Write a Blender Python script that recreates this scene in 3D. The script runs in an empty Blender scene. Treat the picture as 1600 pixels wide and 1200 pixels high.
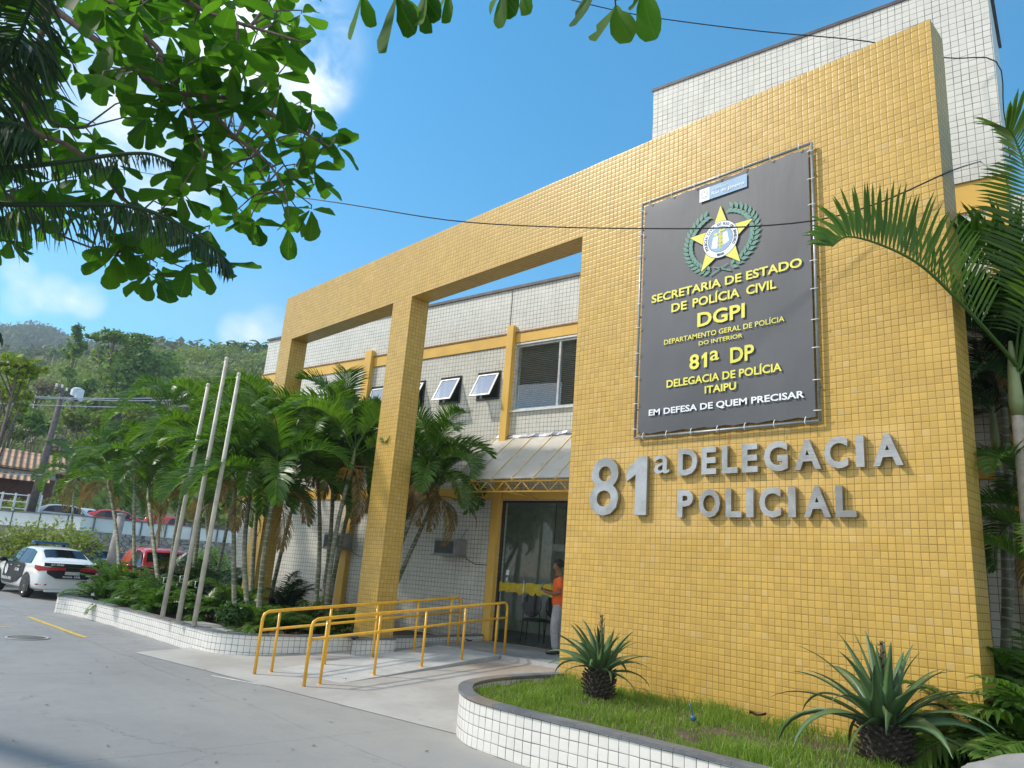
import bpy, bmesh, math, random
import numpy as np
from mathutils import Vector, Matrix, Quaternion, noise
R = math.radians
rnd = random.Random(7)
scene = bpy.context.scene
col = scene.collection

# ---------------------------------------------------------------- camera
CAM_H = 1.7
F = 1156.0                                   # focal length in pixels of the 1600 px wide photograph
def _n(v): return v / np.linalg.norm(v)
UP = _n(np.array([345, -4490, 1156.]))       # world up in camera axes (x right, y down, z forward)
LF = np.array([-1140, 212, 1156.]); LF = _n(LF - UP * (LF @ UP))
IN = -np.cross(UP, LF)
def ray(px, py):
    r = np.array([px - 800, py - 600, F]); return np.array([-(r @ LF), r @ IN, r @ UP])
CO = np.array([0, 0, CAM_H])
def WY(px, py, Y): q = ray(px, py); return Vector(q * (Y / q[1]) + CO)      # point of the plane y = Y
def GZ(px, py, z=0.0): q = ray(px, py); return Vector(q * ((z - CAM_H) / q[2]) + CO)
def PD(px, py, d): return Vector(_n(ray(px, py)) * d + CO)
cam_d = bpy.data.cameras.new('camera'); cam = bpy.data.objects.new('camera', cam_d); col.objects.link(cam)
right = Vector((-LF[0], IN[0], UP[0])); down = Vector((-LF[1], IN[1], UP[1])); fwd = Vector((-LF[2], IN[2], UP[2]))
M = Matrix.Identity(4)
for i in range(3): M[i][0] = right[i]; M[i][1] = -down[i]; M[i][2] = -fwd[i]
M.translation = (0, 0, CAM_H)
cam.matrix_world = M
cam_d.sensor_width = 36; cam_d.lens = F / 1600 * 36; cam_d.clip_end = 4000; cam_d.clip_start = 0.05
scene.camera = cam
# ---------------------------------------------------------------- light
SUN_FROM = Vector((-0.62, -0.55, 0.78)).normalized()
SUN_EL = math.asin(SUN_FROM.z); SUN_ROT = math.atan2(SUN_FROM.x, SUN_FROM.y)
sd = bpy.data.lights.new('sun', 'SUN'); sd.energy = 3.6; sd.angle = R(3.5); sd.color = (1.0, 0.93, 0.83)
so = bpy.data.objects.new('sun', sd); col.objects.link(so)
so.rotation_euler = (-SUN_FROM).to_track_quat('-Z', 'Y').to_euler(); so.location = (0, 0, 30)
world = bpy.data.worlds.new('World'); scene.world = world; world.use_nodes = True
wt = world.node_tree; wt.nodes.clear()
def wn(t, **k):
    n = wt.nodes.new(t)
    for a, b in k.items(): setattr(n, a, b)
    return n
wout = wn('ShaderNodeOutputWorld'); wbg = wn('ShaderNodeBackground'); wbg.inputs[1].default_value = 0.15
sky = wn('ShaderNodeTexSky', sky_type='NISHITA'); sky.sun_disc = False; sky.sun_elevation = SUN_EL; sky.sun_rotation = SUN_ROT
sky.air_density = 1.0; sky.dust_density = 0.4; sky.ozone_density = 2.0
hs = wn('ShaderNodeHueSaturation'); hs.inputs['Saturation'].default_value = 1.5; hs.inputs['Value'].default_value = 1.24
hs.inputs['Hue'].default_value = 0.482
wt.links.new(sky.outputs[0], hs.inputs['Color'])
tc = wn('ShaderNodeTexCoord')
mask = None
def wmath(op, a, b=None, clamp=False):
    n = wn('ShaderNodeMath', operation=op); n.use_clamp = clamp
    for i, v in enumerate((a, b)):
        if v is None: continue
        if isinstance(v, (int, float)): n.inputs[i].default_value = v
        else: wt.links.new(v, n.inputs[i])
    return n.outputs[0]
# clouds: soft lobes in fixed sky directions, broken up by noise
LOBES = []
for (px, py, rad, amp) in [(440, 70, 6.5, 1.05), (500, 130, 2.6, .9), (330, 20, 7, 1.0), (240, 255, 6.0, .9), (60, 120, 8, .7), (85, 460, 1.7, .6), (135, 470, 1.5, .55), (35, 468, 1.4, .6), (30, 425, 1.3, .5), (375, 520, 1.9, .65), (420, 512, 2.0, .7), (20, 255, 4, .4)]:  # measured from the photograph
    LOBES.append((Vector(_n(ray(px, py))), rad, amp))
LOBES += [(Vector((.1, -.8, .55)).normalized(), 62, 1.1), (Vector((.75, -.3, .6)).normalized(), 48, .9), (Vector((-.35, -.9, .25)).normalized(), 40, 1.0)]   # unseen bright cloud added behind the camera as soft fill light
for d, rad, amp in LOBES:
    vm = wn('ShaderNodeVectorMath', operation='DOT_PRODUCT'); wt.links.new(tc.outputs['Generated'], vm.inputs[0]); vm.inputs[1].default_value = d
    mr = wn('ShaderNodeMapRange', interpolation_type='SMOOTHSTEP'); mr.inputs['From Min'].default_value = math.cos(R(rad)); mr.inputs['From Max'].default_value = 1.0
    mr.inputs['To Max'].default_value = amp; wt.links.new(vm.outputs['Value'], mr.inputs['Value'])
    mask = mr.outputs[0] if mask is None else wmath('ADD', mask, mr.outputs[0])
mp = wn('ShaderNodeMapping'); mp.inputs['Scale'].default_value = (1, 1, 2.0); wt.links.new(tc.outputs['Generated'], mp.inputs[0])
nz = wn('ShaderNodeTexNoise'); nz.inputs['Scale'].default_value = 7.5; nz.inputs['Detail'].default_value = 9; nz.inputs['Roughness'].default_value = .58
nz.inputs['Distortion'].default_value = .35
wt.links.new(mp.outputs[0], nz.inputs[0])
nz2 = wn('ShaderNodeTexNoise'); nz2.inputs['Scale'].default_value = 2.2; nz2.inputs['Detail'].default_value = 5; wt.links.new(mp.outputs[0], nz2.inputs[0])
veil = wn('ShaderNodeMapRange', interpolation_type='SMOOTHSTEP'); veil.inputs['From Min'].default_value = .5; veil.inputs['From Max'].default_value = .95; veil.inputs['To Max'].default_value = .18
wt.links.new(nz2.outputs[0], veil.inputs['Value'])
m2 = wmath('MULTIPLY', wmath('ADD', nz.outputs[0], -0.28), 2.6)
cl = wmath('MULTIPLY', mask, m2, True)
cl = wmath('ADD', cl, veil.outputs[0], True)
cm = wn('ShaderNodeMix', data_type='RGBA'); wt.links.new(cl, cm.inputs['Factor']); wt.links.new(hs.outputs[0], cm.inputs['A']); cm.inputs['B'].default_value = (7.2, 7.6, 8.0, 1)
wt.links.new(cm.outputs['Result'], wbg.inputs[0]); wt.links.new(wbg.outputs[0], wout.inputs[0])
scene.view_settings.view_transform = 'Standard'; scene.view_settings.look = 'None'
scene.view_settings.exposure = 0.35; scene.view_settings.gamma = 1.0; scene.view_settings.use_curve_mapping = False
scene.render.engine = 'CYCLES'
scene.cycles.max_bounces = 6; scene.cycles.transparent_max_bounces = 12; scene.cycles.volume_bounces = 0

# ---------------------------------------------------------------- materials
class NT:
    def __init__(s, name):
        s.m = bpy.data.materials.new(name); s.m.use_nodes = True; s.t = s.m.node_tree; s.t.nodes.clear()
        s.out = s.n('ShaderNodeOutputMaterial'); s.tc = s.n('ShaderNodeTexCoord')
    def n(s, t, **k):
        n = s.t.nodes.new(t)
        for a, b in k.items(): setattr(n, a, b)
        return n
    def l(s, a, b): s.t.links.new(a, b)
    def put(s, sock, v):
        if v is None: return
        if isinstance(v, bpy.types.NodeSocket): s.l(v, sock)
        elif isinstance(v, (tuple, list)) and len(v) == 3 and sock.type == 'RGBA': sock.default_value = (*v, 1)
        else: sock.default_value = v
    def math(s, op, a, b=None, c=None, clamp=False):
        n = s.n('ShaderNodeMath', operation=op); n.use_clamp = clamp
        for i, v in enumerate((a, b, c)): s.put(n.inputs[i], v)
        return n.outputs[0]
    def vm(s, op, a, b=None, sc=None):
        n = s.n('ShaderNodeVectorMath', operation=op); s.put(n.inputs[0], a); s.put(n.inputs[1], b)
        if sc is not None: n.inputs['Scale'].default_value = sc
        return n.outputs['Value'] if op in ('DOT_PRODUCT', 'LENGTH') else n.outputs[0]
    def noise(s, scale, detail=4, rough=.55, vec=None, dist=0, out=0):
        n = s.n('ShaderNodeTexNoise'); n.inputs['Scale'].default_value = scale; n.inputs['Detail'].default_value = detail
        n.inputs['Roughness'].default_value = rough; n.inputs['Distortion'].default_value = dist
        s.l(vec or s.tc.outputs['Object'], n.inputs['Vector']); return n.outputs[out]
    def mr(s, v, a, b, c=0., d=1., smooth=True):
        n = s.n('ShaderNodeMapRange'); n.interpolation_type = 'SMOOTHSTEP' if smooth else 'LINEAR'
        s.put(n.inputs['Value'], v); n.inputs['From Min'].default_value = a; n.inputs['From Max'].default_value = b
        n.inputs['To Min'].default_value = c; n.inputs['To Max'].default_value = d; return n.outputs[0]
    def mix(s, f, a, b, mode='MIX'):
        n = s.n('ShaderNodeMix', data_type='RGBA', blend_type=mode); s.put(n.inputs['Factor'], f); s.put(n.inputs['A'], a); s.put(n.inputs['B'], b); return n.outputs['Result']
    def xyz(s, v):
        n = s.n('ShaderNodeSeparateXYZ'); s.put(n.inputs[0], v); return n.outputs
    def cxyz(s, a, b, c):
        n = s.n('ShaderNodeCombineXYZ')
        for i, v in enumerate((a, b, c)): s.put(n.inputs[i], v)
        return n.outputs[0]
    def bsdf(s, color, rough=.6, metal=0., normal=None, spec=None, coat=None, alpha=None):
        b = s.n('ShaderNodeBsdfPrincipled'); s.put(b.inputs['Base Color'], color); s.put(b.inputs['Roughness'], rough)
        s.put(b.inputs['Metallic'], metal)
        if normal is not None: s.l(normal, b.inputs['Normal'])
        if spec is not None: s.put(b.inputs['Specular IOR Level'], spec)
        if coat: b.inputs['Coat Weight'].default_value = coat; b.inputs['Coat Roughness'].default_value = .05
        return b
    def bump(s, h, strength=.5, dist=.01, normal=None):
        n = s.n('ShaderNodeBump'); s.put(n.inputs['Height'], h); n.inputs['Strength'].default_value = strength; n.inputs['Distance'].default_value = dist
        if normal is not None: s.l(normal, n.inputs['Normal'])
        return n.outputs[0]
    def done(s, shader): s.l(shader.outputs[0] if hasattr(shader, 'outputs') else shader, s.out.inputs[0]); return s.m

def plain(name, c, rough=.6, metal=0., var=.12, scale=6, bump=0., bscale=40, coat=None, spec=None):
    t = NT(name)
    n = t.noise(scale, 5)
    cc = t.mix(t.mr(n, .3, .7), tuple(x * (1 - var) for x in c), tuple(min(1, x * (1 + var)) for x in c))
    rr = t.mr(t.noise(scale * 2.3, 3), .3, .7, max(.02, rough * .85), min(1, rough * 1.15))
    nm = t.bump(t.noise(bscale, 4), bump, .01) if bump else None
    return t.done(t.bsdf(cc, rr, metal, nm, spec, coat))

def tile_mat(name, c, grout, pitch, uv=False, gw=.045, var=.06, rough=.25, off=(0, 0, 0), dirt=.12, dirtc=(.25, .2, .12), pillow=.35, tilt=.35, extra=None, spec=.5):
    """square ceramic tiles laid on a grid, each tile slightly tilted and slightly different, joints recessed"""
    t = NT(name)
    if uv: vec = t.tc.outputs['UV']
    else: vec = t.tc.outputs['Object']
    v = t.vm('SCALE', vec, sc=1 / pitch); v = t.vm('ADD', v, tuple(off))
    wob = t.noise(1.3, 3, vec=vec, out=1)
    v = t.vm('ADD', v, t.vm('SCALE', t.vm('SUBTRACT', wob, (.5, .5, .5)), sc=.28))
    fr = t.vm('FRACTION', v); fl = t.vm('FLOOR', v)
    if uv: wx, wy, wz = 0.0, 0.0, 1.0
    else:
        an = t.xyz(t.vm('ABSOLUTE', t.tc.outputs['Normal'])); wx, wy, wz = [t.math('GREATER_THAN', an[i], .6) for i in range(3)]
    fx = t.xyz(fr)
    es = []
    for i, w in enumerate((wx, wy, wz)):
        e = t.math('SUBTRACT', .5, t.math('ABSOLUTE', t.math('SUBTRACT', fx[i], .5)))
        es.append(t.math('ADD', e, w))
    m = t.math('MINIMUM', t.math('MINIMUM', es[0], es[1]), es[2])
    # joint width varies a little from row to row
    gv = t.mr(t.noise(3.1, 2, vec=vec), .35, .65, gw * .75, gw * 1.25)
    g = t.math('LESS_THAN', m, gv)
    gs = t.n('ShaderNodeMapRange'); gs.interpolation_type = 'SMOOTHSTEP'; t.l(m, gs.inputs['Value']); t.put(gs.inputs['From Min'], t.math('MULTIPLY', gv, .6)); t.put(gs.inputs['From Max'], t.math('MULTIPLY', gv, 1.5))
    tilef = gs.outputs[0]
    fz = t.xyz(fl); cid = t.cxyz(*[t.math('MULTIPLY', fz[i], t.math('SUBTRACT', 1.0, w)) for i, w in enumerate((wx, wy, wz))])
    wn_ = t.n('ShaderNodeTexWhiteNoise', noise_dimensions='3D'); t.l(cid, wn_.inputs['Vector'])
    rv = wn_.outputs['Value']; rc = wn_.outputs['Color']
    base = t.mix(rv, tuple(x * (1 - var) for x in c), tuple(min(1, x * (1 + var)) for x in c))
    big = t.noise(.55, 5, .6, vec=vec)
    base = t.mix(t.mr(big, .35, .75, 0, .5), base, tuple(min(1, x * .86) for x in c))
    odd = t.math('GREATER_THAN', t.xyz(rc)[1], .965); base = t.mix(t.math('MULTIPLY', odd, .16), base, tuple(x * .62 for x in c))
    pale = t.math('GREATER_THAN', t.xyz(rc)[2], .97); base = t.mix(t.math('MULTIPLY', pale, .09), base, (.8, .74, .6))
    if extra: base = extra(t, base, vec)
    dn = t.math('MULTIPLY', t.noise(2.2, 8, .7, vec=vec), t.noise(14, 4, .7, vec=vec))
    df = t.mr(dn, .25, .5, 0, dirt)
    base = t.mix(df, base, dirtc)
    gcol = t.mix(t.mr(t.noise(5, 5, vec=vec), .3, .7), tuple(x * .7 for x in grout), grout)
    colr = t.mix(tilef, gcol, base)
    # height: pillowed tile + per tile tilt
    pill = t.mr(m, 0, .2)
    tl = t.vm('DOT_PRODUCT', t.vm('SUBTRACT', fr, (.5, .5, .5)), t.vm('SUBTRACT', rc, (.5, .5, .5)))
    h = t.math('ADD', t.math('MULTIPLY', pill, pillow), t.math('MULTIPLY', tl, tilt))
    h = t.math('ADD', h, t.math('MULTIPLY', t.noise(30, 2, vec=vec), .12))
    nm = t.bump(h, 1.0, pitch * .062)
    rr = t.math('ADD', t.mr(tilef, 0, 1, .85, rough), t.math('MULTIPLY', df, .8))
    return t.done(t.bsdf(colr, rr, 0, nm, spec))

def leaf_mat(name, c1, c2, trans=.45, rough=.45, tint=(1.1, 1.25, .35), wax=None):
    t = NT(name)
    oi = t.n('ShaderNodeObjectInfo'); geo = t.n('ShaderNodeNewGeometry')
    f = t.math('ADD', t.math('MULTIPLY', geo.outputs['Random Per Island'], .75), t.math('MULTIPLY', t.noise(1.7, 3), .35), clamp=True)
    f = t.math('ADD', f, t.math('MULTIPLY', t.math('SUBTRACT', oi.outputs['Random'], .5), .35), clamp=True)
    c = t.mix(f, c1, c2)
    b = t.bsdf(c, rough, spec=.35 if wax is None else wax)
    tr = t.n('ShaderNodeBsdfTranslucent'); t.l(t.mix(1.0, c, tint, 'MULTIPLY'), tr.inputs[0])
    ms = t.n('ShaderNodeMixShader'); ms.inputs[0].default_value = trans; t.l(b.outputs[0], ms.inputs[1]); t.l(tr.outputs[0], ms.inputs[2])
    return t.done(ms)

def glass_mat(name, tint=(.8, .85, .85), refl=.12, rough=.02):
    t = NT(name)
    tr = t.n('ShaderNodeBsdfTransparent'); tr.inputs[0].default_value = (*tint, 1)
    gl = t.n('ShaderNodeBsdfGlossy'); gl.inputs['Roughness'].default_value = rough; gl.inputs[0].default_value = (.95, .97, 1, 1)
    lw = t.n('ShaderNodeLayerWeight'); lw.inputs[0].default_value = .15
    f = t.math('ADD', lw.outputs['Fresnel'], refl, clamp=True)
    ms = t.n('ShaderNodeMixShader'); t.l(f, ms.inputs[0]); t.l(tr.outputs[0], ms.inputs[1]); t.l(gl.outputs[0], ms.inputs[2])
    return t.done(ms)

def yellow_extra(t, base, vec):
    x, y, z = t.xyz(vec)
    # replaced, slightly paler tiles round the steel letters
    a = t.math('MULTIPLY', t.mr(x, -6.75, -6.6), t.mr(x, -2.7, -2.5, 1, 0)); b = t.math('MULTIPLY', t.mr(z, 2.25, 2.4), t.mr(z, 3.45, 3.6, 1, 0))
    f = t.math('MULTIPLY', t.math('MULTIPLY', a, b), t.mr(t.noise(1.6, 4, vec=vec), .35, .6, .1, .4))
    base = t.mix(f, base, (.70, .47, .18))
    # rust run under the banner frame and damp streaks from the top edge
    r = t.math('MULTIPLY', t.mr(t.math('ABSOLUTE', t.math('ADD', x, 4.62)), 0, .03, 1, 0), t.math('MULTIPLY', t.mr(z, 3.2, 3.6), t.math('LESS_THAN', z, 3.62)))
    base = t.mix(t.math('MULTIPLY', r, .7), base, (.5, .18, .03))
    st = t.noise(1.0, 4, .6, vec=t.cxyz(t.math('MULTIPLY', x, 7), t.math('MULTIPLY', y, 3), t.math('MULTIPLY', z, .25)))
    base = t.mix(t.mr(st, .55, .8, 0, .28), base, (.45, .27, .05))
    lo = t.math('MULTIPLY', t.mr(z, .1, .9, 1, 0), t.mr(t.noise(3, 5, .7, vec=vec), .4, .7, 0, .6)); base = t.mix(lo, base, (.34, .22, .08))
    return base
def white_extra(t, base, vec):
    x, y, z = t.xyz(vec)
    st = t.noise(1.0, 5, .65, vec=t.cxyz(t.math('MULTIPLY', x, 3.5), t.math('MULTIPLY', y, 3), t.math('MULTIPLY', z, .2)))
    base = t.mix(t.mr(st, .5, .8, 0, .35), base, (.42, .42, .38))
    lo = t.math('MULTIPLY', t.mr(z, .3, 1.3, 1, 0), t.mr(t.noise(2.5, 5, .7, vec=vec), .35, .7, .1, .8)); return t.mix(lo, base, (.30, .24, .17))

MAT = {}
MAT['yellow_tile'] = tile_mat('yellow_tile', (.56, .352, .079), (.25, .15, .035), .0762, off=(.3, .28, .05), extra=yellow_extra, var=.08, rough=.36, spec=.4, gw=.030, dirt=.25, dirtc=(.4, .28, .1))
MAT['white_tile'] = tile_mat('white_tile', (.72, .69, .61), (.16, .155, .15), .1, extra=white_extra, var=.05, rough=.35, gw=.034, dirt=.35, dirtc=(.35, .33, .28), tilt=.06, pillow=.12)
MAT['planter_tile'] = tile_mat('planter_tile', (.74, .72, .67), (.12, .12, .12), .105, uv=True, gw=.03, var=.04, rough=.3, dirt=.35, dirtc=(.4, .37, .3), tilt=.12, pillow=.2)
MAT['yellow_paint'] = plain('yellow_paint', (.78, .47, .09), .55, var=.08, scale=1.5, bump=.15)
MAT['rail_paint'] = plain('rail_paint', (.82, .42, .02), .35, var=.1, scale=9, coat=.3)
MAT['dark_metal'] = plain('dark_metal', (.05, .045, .05), .4, .6)
MAT['aluminium'] = plain('aluminium', (.62, .63, .64), .35, .8)
MAT['white_frame'] = plain('white_frame', (.75, .75, .73), .4)
MAT['cap_stone'] = plain('cap_stone', (.12, .13, .14), .45, var=.35, scale=3, bump=.1)
MAT['concrete'] = plain('concrete', (.30, .295, .28), .85, var=.18, scale=2.2, bump=.25, bscale=60)
MAT['glass'] = glass_mat('glass')
MAT['door_glass'] = glass_mat('door_glass', (.82, .85, .82), .03)
MAT['window_glass'] = glass_mat('window_glass', (.72, .75, .76), .12)
MAT['sash_glass'] = glass_mat('sash_glass', (.55, .6, .62), .38, .08)
MAT['interior'] = plain('interior', (.66, .68, .58), .8)
MAT['dark_floor'] = plain('dark_floor', (.10, .105, .11), .35)
MAT['bark'] = plain('bark', (.16, .12, .09), .9, var=.4, scale=12, bump=.6)

# ---------------------------------------------------------------- mesh helpers
class MB:
    def __init__(s): s.v = []; s.f = []; s.uv = None; s.sm = []
    def add(s, vs, fs, smooth=False):
        o = len(s.v); s.v += [tuple(v) for v in vs]; s.f += [tuple(i + o for i in f) for f in fs]; s.sm += [smooth] * len(fs)
        return s
    def box(s, x0, x1, y0, y1, z0, z1):
        return s.add([(x, y, z) for z in (z0, z1) for y in (y0, y1) for x in (x0, x1)], [(0, 2, 3, 1), (4, 5, 7, 6), (0, 1, 5, 4), (1, 3, 7, 5), (3, 2, 6, 7), (2, 0, 4, 6)])
    def obox(s, c, u, v, w):
        c, u, v, w = map(Vector, (c, u, v, w))
        return s.add([c + a * u + b * v + g * w for g in (-1, 1) for b in (-1, 1) for a in (-1, 1)], [(0, 2, 3, 1), (4, 5, 7, 6), (0, 1, 5, 4), (1, 3, 7, 5), (3, 2, 6, 7), (2, 0, 4, 6)])
    def tube(s, pts, rs, n=8, caps=True, flat=1.0):
        pts = [Vector(p) for p in pts]
        if isinstance(rs, (int, float)): rs = [rs] * len(pts)
        vs = []; up = None
        for i, p in enumerate(pts):
            d = (pts[min(i + 1, len(pts) - 1)] - pts[max(i - 1, 0)])
            if d.length < 1e-9: d = Vector((0, 0, 1))
            d.normalize()
            if up is None: up = Vector((0, 0, 1)) if abs(d.z) < .9 else Vector((1, 0, 0))
            a = d.cross(up).normalized(); b = a.cross(d); up = b
            for k in range(n):
                t = 2 * math.pi * k / n; vs.append(p + a * (math.cos(t) * rs[i]) + b * (math.sin(t) * rs[i] * flat))
        fs = [(i * n + k, i * n + (k + 1) % n, (i + 1) * n + (k + 1) % n, (i + 1) * n + k) for i in range(len(pts) - 1) for k in range(n)]
        o = len(s.v); s.add(vs, fs, True)
        if caps:
            s.f += [tuple(o + k for k in range(n))[::-1], tuple(o + (len(pts) - 1) * n + k for k in range(n))]; s.sm += [False, False]
        return s
    def lathe(s, prof, c=(0, 0, 0), n=24, axis=None):
        vs = []; c = Vector(c); q = Vector((0, 0, 1)).rotation_difference(Vector(axis)) if axis else None
        for r, z in prof:
            for k in range(n):
                t = 2 * math.pi * k / n; v = Vector((r * math.cos(t), r * math.sin(t), z))
                if q: v = q @ v
                vs.append(v + c)
        fs = [(i * n + k, i * n + (k + 1) % n, (i + 1) * n + (k + 1) % n, (i + 1) * n + k) for i in range(len(prof) - 1) for k in range(n)]
        return s.add(vs, fs, True)
    def poly(s, pts): return s.add(pts, [tuple(range(len(pts)))])
    def sphere(s, c, r, n=12, m=8, sq=(1, 1, 1), jit=0):
        c = Vector(c); vs = []
        for i in range(m + 1):
            th = math.pi * i / m
            for k in range(n):
                ph = 2 * math.pi * k / n; d = Vector((math.sin(th) * math.cos(ph), math.sin(th) * math.sin(ph), math.cos(th)))
                rr = r * (1 + jit * noise.noise(d * 2.3 + c)); vs.append(c + Vector((d.x * sq[0], d.y * sq[1], d.z * sq[2])) * rr)
        fs = [(i * n + k, (i + 1) * n + k, (i + 1) * n + (k + 1) % n, i * n + (k + 1) % n) for i in range(m) for k in range(n)]
        return s.add(vs, fs, True)
    def mesh(s, name, mat, bevel=0):
        me = bpy.data.meshes.new(name); me.from_pydata(s.v, [], s.f); me.polygons.foreach_set('use_smooth', s.sm)
        if s.uv: 
            ul = me.uv_layers.new(name='UVMap'); li = [i for p in me.polygons for i in p.vertices]
            ul.data.foreach_set('uv', [c for i in li for c in s.uv[i]])
        if mat: me.materials.append(MAT[mat] if isinstance(mat, str) else mat)
        me.update(); return me
def obj(name, mb, mat, parent=None, local=False, bevel=0):
    me = mb.mesh(name, mat) if isinstance(mb, MB) else mb
    o = bpy.data.objects.new(name, me); col.objects.link(o)
    if parent:
        o.parent = parent
        if not local: o.matrix_parent_inverse = Matrix.LocRotScale(parent.location, parent.rotation_euler, None).inverted()
    if bevel:
        m = o.modifiers.new('bevel', 'BEVEL'); m.width = bevel; m.segments = 2; m.limit_method = 'ANGLE'
    return o
def thing(name, label, cat, loc=(0, 0, 0), rz=0, group=None):
    o = bpy.data.objects.new(name, None); col.objects.link(o); o.location = loc; o.rotation_euler = (0, 0, rz); o.empty_display_size = .2
    tag(o, label, cat, group); return o
def tag(o, label, cat, group=None, kind=None):
    if label: o['label'] = label
    if cat: o['category'] = cat
    if group: o['group'] = group
    if kind: o['kind'] = kind
    return o
def struct(name, mb, mat, label=None):
    o = obj(name, mb, mat); o['kind'] = 'structure'
    if label: o['label'] = label
    return o
def text_obj(name, s, x0, x1, y0, y1, org, ux, uy, mat, depth=.004, bold=.0, parent=None, local=False, bevel=0):
    """lettering scaled to the box x0..x1, y0..y1 on the plane org + x*ux + y*uy, standing out along ux x uy"""
    cu = bpy.data.curves.new('t', 'FONT'); cu.body = s; cu.size = 1; cu.offset = bold; cu.extrude = .1; cu.resolution_u = 3; cu.bevel_depth = bevel
    to = bpy.data.objects.new('t', cu); col.objects.link(to)
    dg = bpy.context.evaluated_depsgraph_get(); me = bpy.data.meshes.new_from_object(to.evaluated_get(dg)); bpy.data.objects.remove(to)
    if s == '1':                       # the built-in font draws 1 as a bar: give it its flag
        bpy.data.meshes.remove(me); o1 = [(.42, 0), (.95, 0), (.95, 1.9), (.55, 1.9), (.0, 1.48), (.0, 1.08), (.42, 1.3)]
        me = bpy.data.meshes.new('one'); me.from_pydata([(x, y, -.1) for x, y in o1] + [(x, y, .1) for x, y in o1], [], [tuple(range(7))[::-1], tuple(range(7, 14))] + [(i, (i + 1) % 7, 7 + (i + 1) % 7, 7 + i) for i in range(7)]); me.update()
    co = np.array([v.co[:] for v in me.vertices]); mn = co.min(0); mx = co.max(0)
    org, ux, uy = Vector(org), Vector(ux), Vector(uy); n = ux.cross(uy)
    for v in me.vertices:
        x = x0 + (v.co.x - mn[0]) / (mx[0] - mn[0]) * (x1 - x0); y = y0 + (v.co.y - mn[1]) / (mx[1] - mn[1]) * (y1 - y0); z = (v.co.z - mn[2]) / (mx[2] - mn[2]) * depth
        v.co = org + ux * x + uy * y + n * z
    me.name = name; me.materials.clear(); me.materials.append(MAT[mat] if isinstance(mat, str) else mat)
    return obj(name, me, None, parent, local)
# ---------------------------------------------------------------- ground and terrain (structure)
def ground_mat():
    t = NT('yard_concrete'); v = t.tc.outputs['Object']
    a = t.noise(.35, 6, .6); b = t.noise(2.5, 7, .65); c = t.noise(60, 3)
    base = t.mix(t.mr(a, .3, .7), (.222, .222, .220), (.285, .282, .274))
    base = t.mix(t.mr(b, .35, .75, 0, .35), base, (.165, .168, .172))
    base = t.mix(t.mr(c, .35, .7, 0, .22), base, (.33, .33, .32))
    x, y, z = t.xyz(v)
    st = t.noise(1.0, 5, .6, vec=t.cxyz(t.math('MULTIPLY', x, .25), t.math('MULTIPLY', y, 1.6), 0))      # tyre-worn bands along the lane
    base = t.mix(t.mr(st, .5, .75, 0, .35), base, (.15, .153, .16))
    sp = t.n('ShaderNodeTexVoronoi'); sp.inputs['Scale'].default_value = 1.6; t.l(v, sp.inputs[0])
    base = t.mix(t.mr(sp.outputs['Distance'], 0, .05, .5, 0), base, (.09, .09, .08))
    # poured slab joints
    jx = t.math('ABSOLUTE', t.math('SUBTRACT', t.math('FRACT', t.math('DIVIDE', t.math('ADD', x, t.math('MULTIPLY', t.noise(.8, 3), .12)), 4.6)), .5))
    w = t.math('ADD', y, t.math('MULTIPLY', t.noise(.9, 4), .25)); jy = t.math('ABSOLUTE', t.math('SUBTRACT', t.math('FRACT', t.math('DIVIDE', t.math('ADD', w, 1.35), 3.9)), .5))
    jn = t.math('MAXIMUM', t.math('LESS_THAN', jx, .0016), t.math('LESS_THAN', jy, .0022))
    base = t.mix(t.math('MULTIPLY', jn, .55), base, (.08, .08, .08))
    cv = t.n('ShaderNodeTexVoronoi', feature='DISTANCE_TO_EDGE'); cv.inputs['Scale'].default_value = .33; t.l(t.vm('ADD', v, t.vm('SCALE', t.noise(1.1, 6, .7, out=1), sc=.9)), cv.inputs[0])
    crk = t.math('MULTIPLY', t.math('LESS_THAN', cv.outputs['Distance'], .0022), t.mr(t.noise(.22, 2), .5, .6)); base = t.mix(t.math('MULTIPLY', crk, .6), base, (.07, .07, .068))
    base = t.mix(t.mr(t.noise(.9, 6, .75, vec=t.vm('ADD', v, (31, 5, 0))), .6, .72, 0, .5), base, (.13, .13, .13))
    base = t.mix(t.mr(t.noise(140, 2, .6), .55, .75, 0, .35), base, (.34, .34, .33)); base = t.mix(t.mr(t.noise(110, 2, .6, vec=t.vm('ADD', v, (9, 3, 1))), .58, .75, 0, .4), base, (.10, .10, .10))
    # ground paler and warmer towards the planter kerb
    d = t.math('MULTIPLY', t.mr(y, 2.2, 5.6), t.mr(x, -14, -7.5)); base = t.mix(t.math('MULTIPLY', d, t.mr(b, .3, .6, .35, .8)), base, (.335, .32, .285))
    nm = t.bump(t.math('ADD', t.noise(90, 4), t.math('MULTIPLY', b, 2)), .35, .01)
    return t.done(t.bsdf(base, t.mr(b, .3, .7, .6, .85), 0, nm))
MAT['ground'] = ground_mat()
g = MB(); N_ = 1500
g.add([(-N_, -N_, 0), (N_, -N_, 0), (N_, N_, 0), (-N_, N_, 0)], [(0, 1, 2, 3)])
struct('ground', g, 'ground')

TH = R(8.718)
AX = Vector((math.cos(TH), math.sin(TH), 0)); DX = Vector((-math.sin(TH), math.cos(TH), 0))
def LW(a, d, z): return AX * a + DX * d + Vector((0, 0, z))              # building frame -> world
def LD(px, py, d):                                                       # pixel -> building frame on the plane at depth d
    q = ray(px, py); k = d / (q @ np.array(DX)); p = q * k + CO; return float(p @ np.array(AX)), float(p[2])

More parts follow.
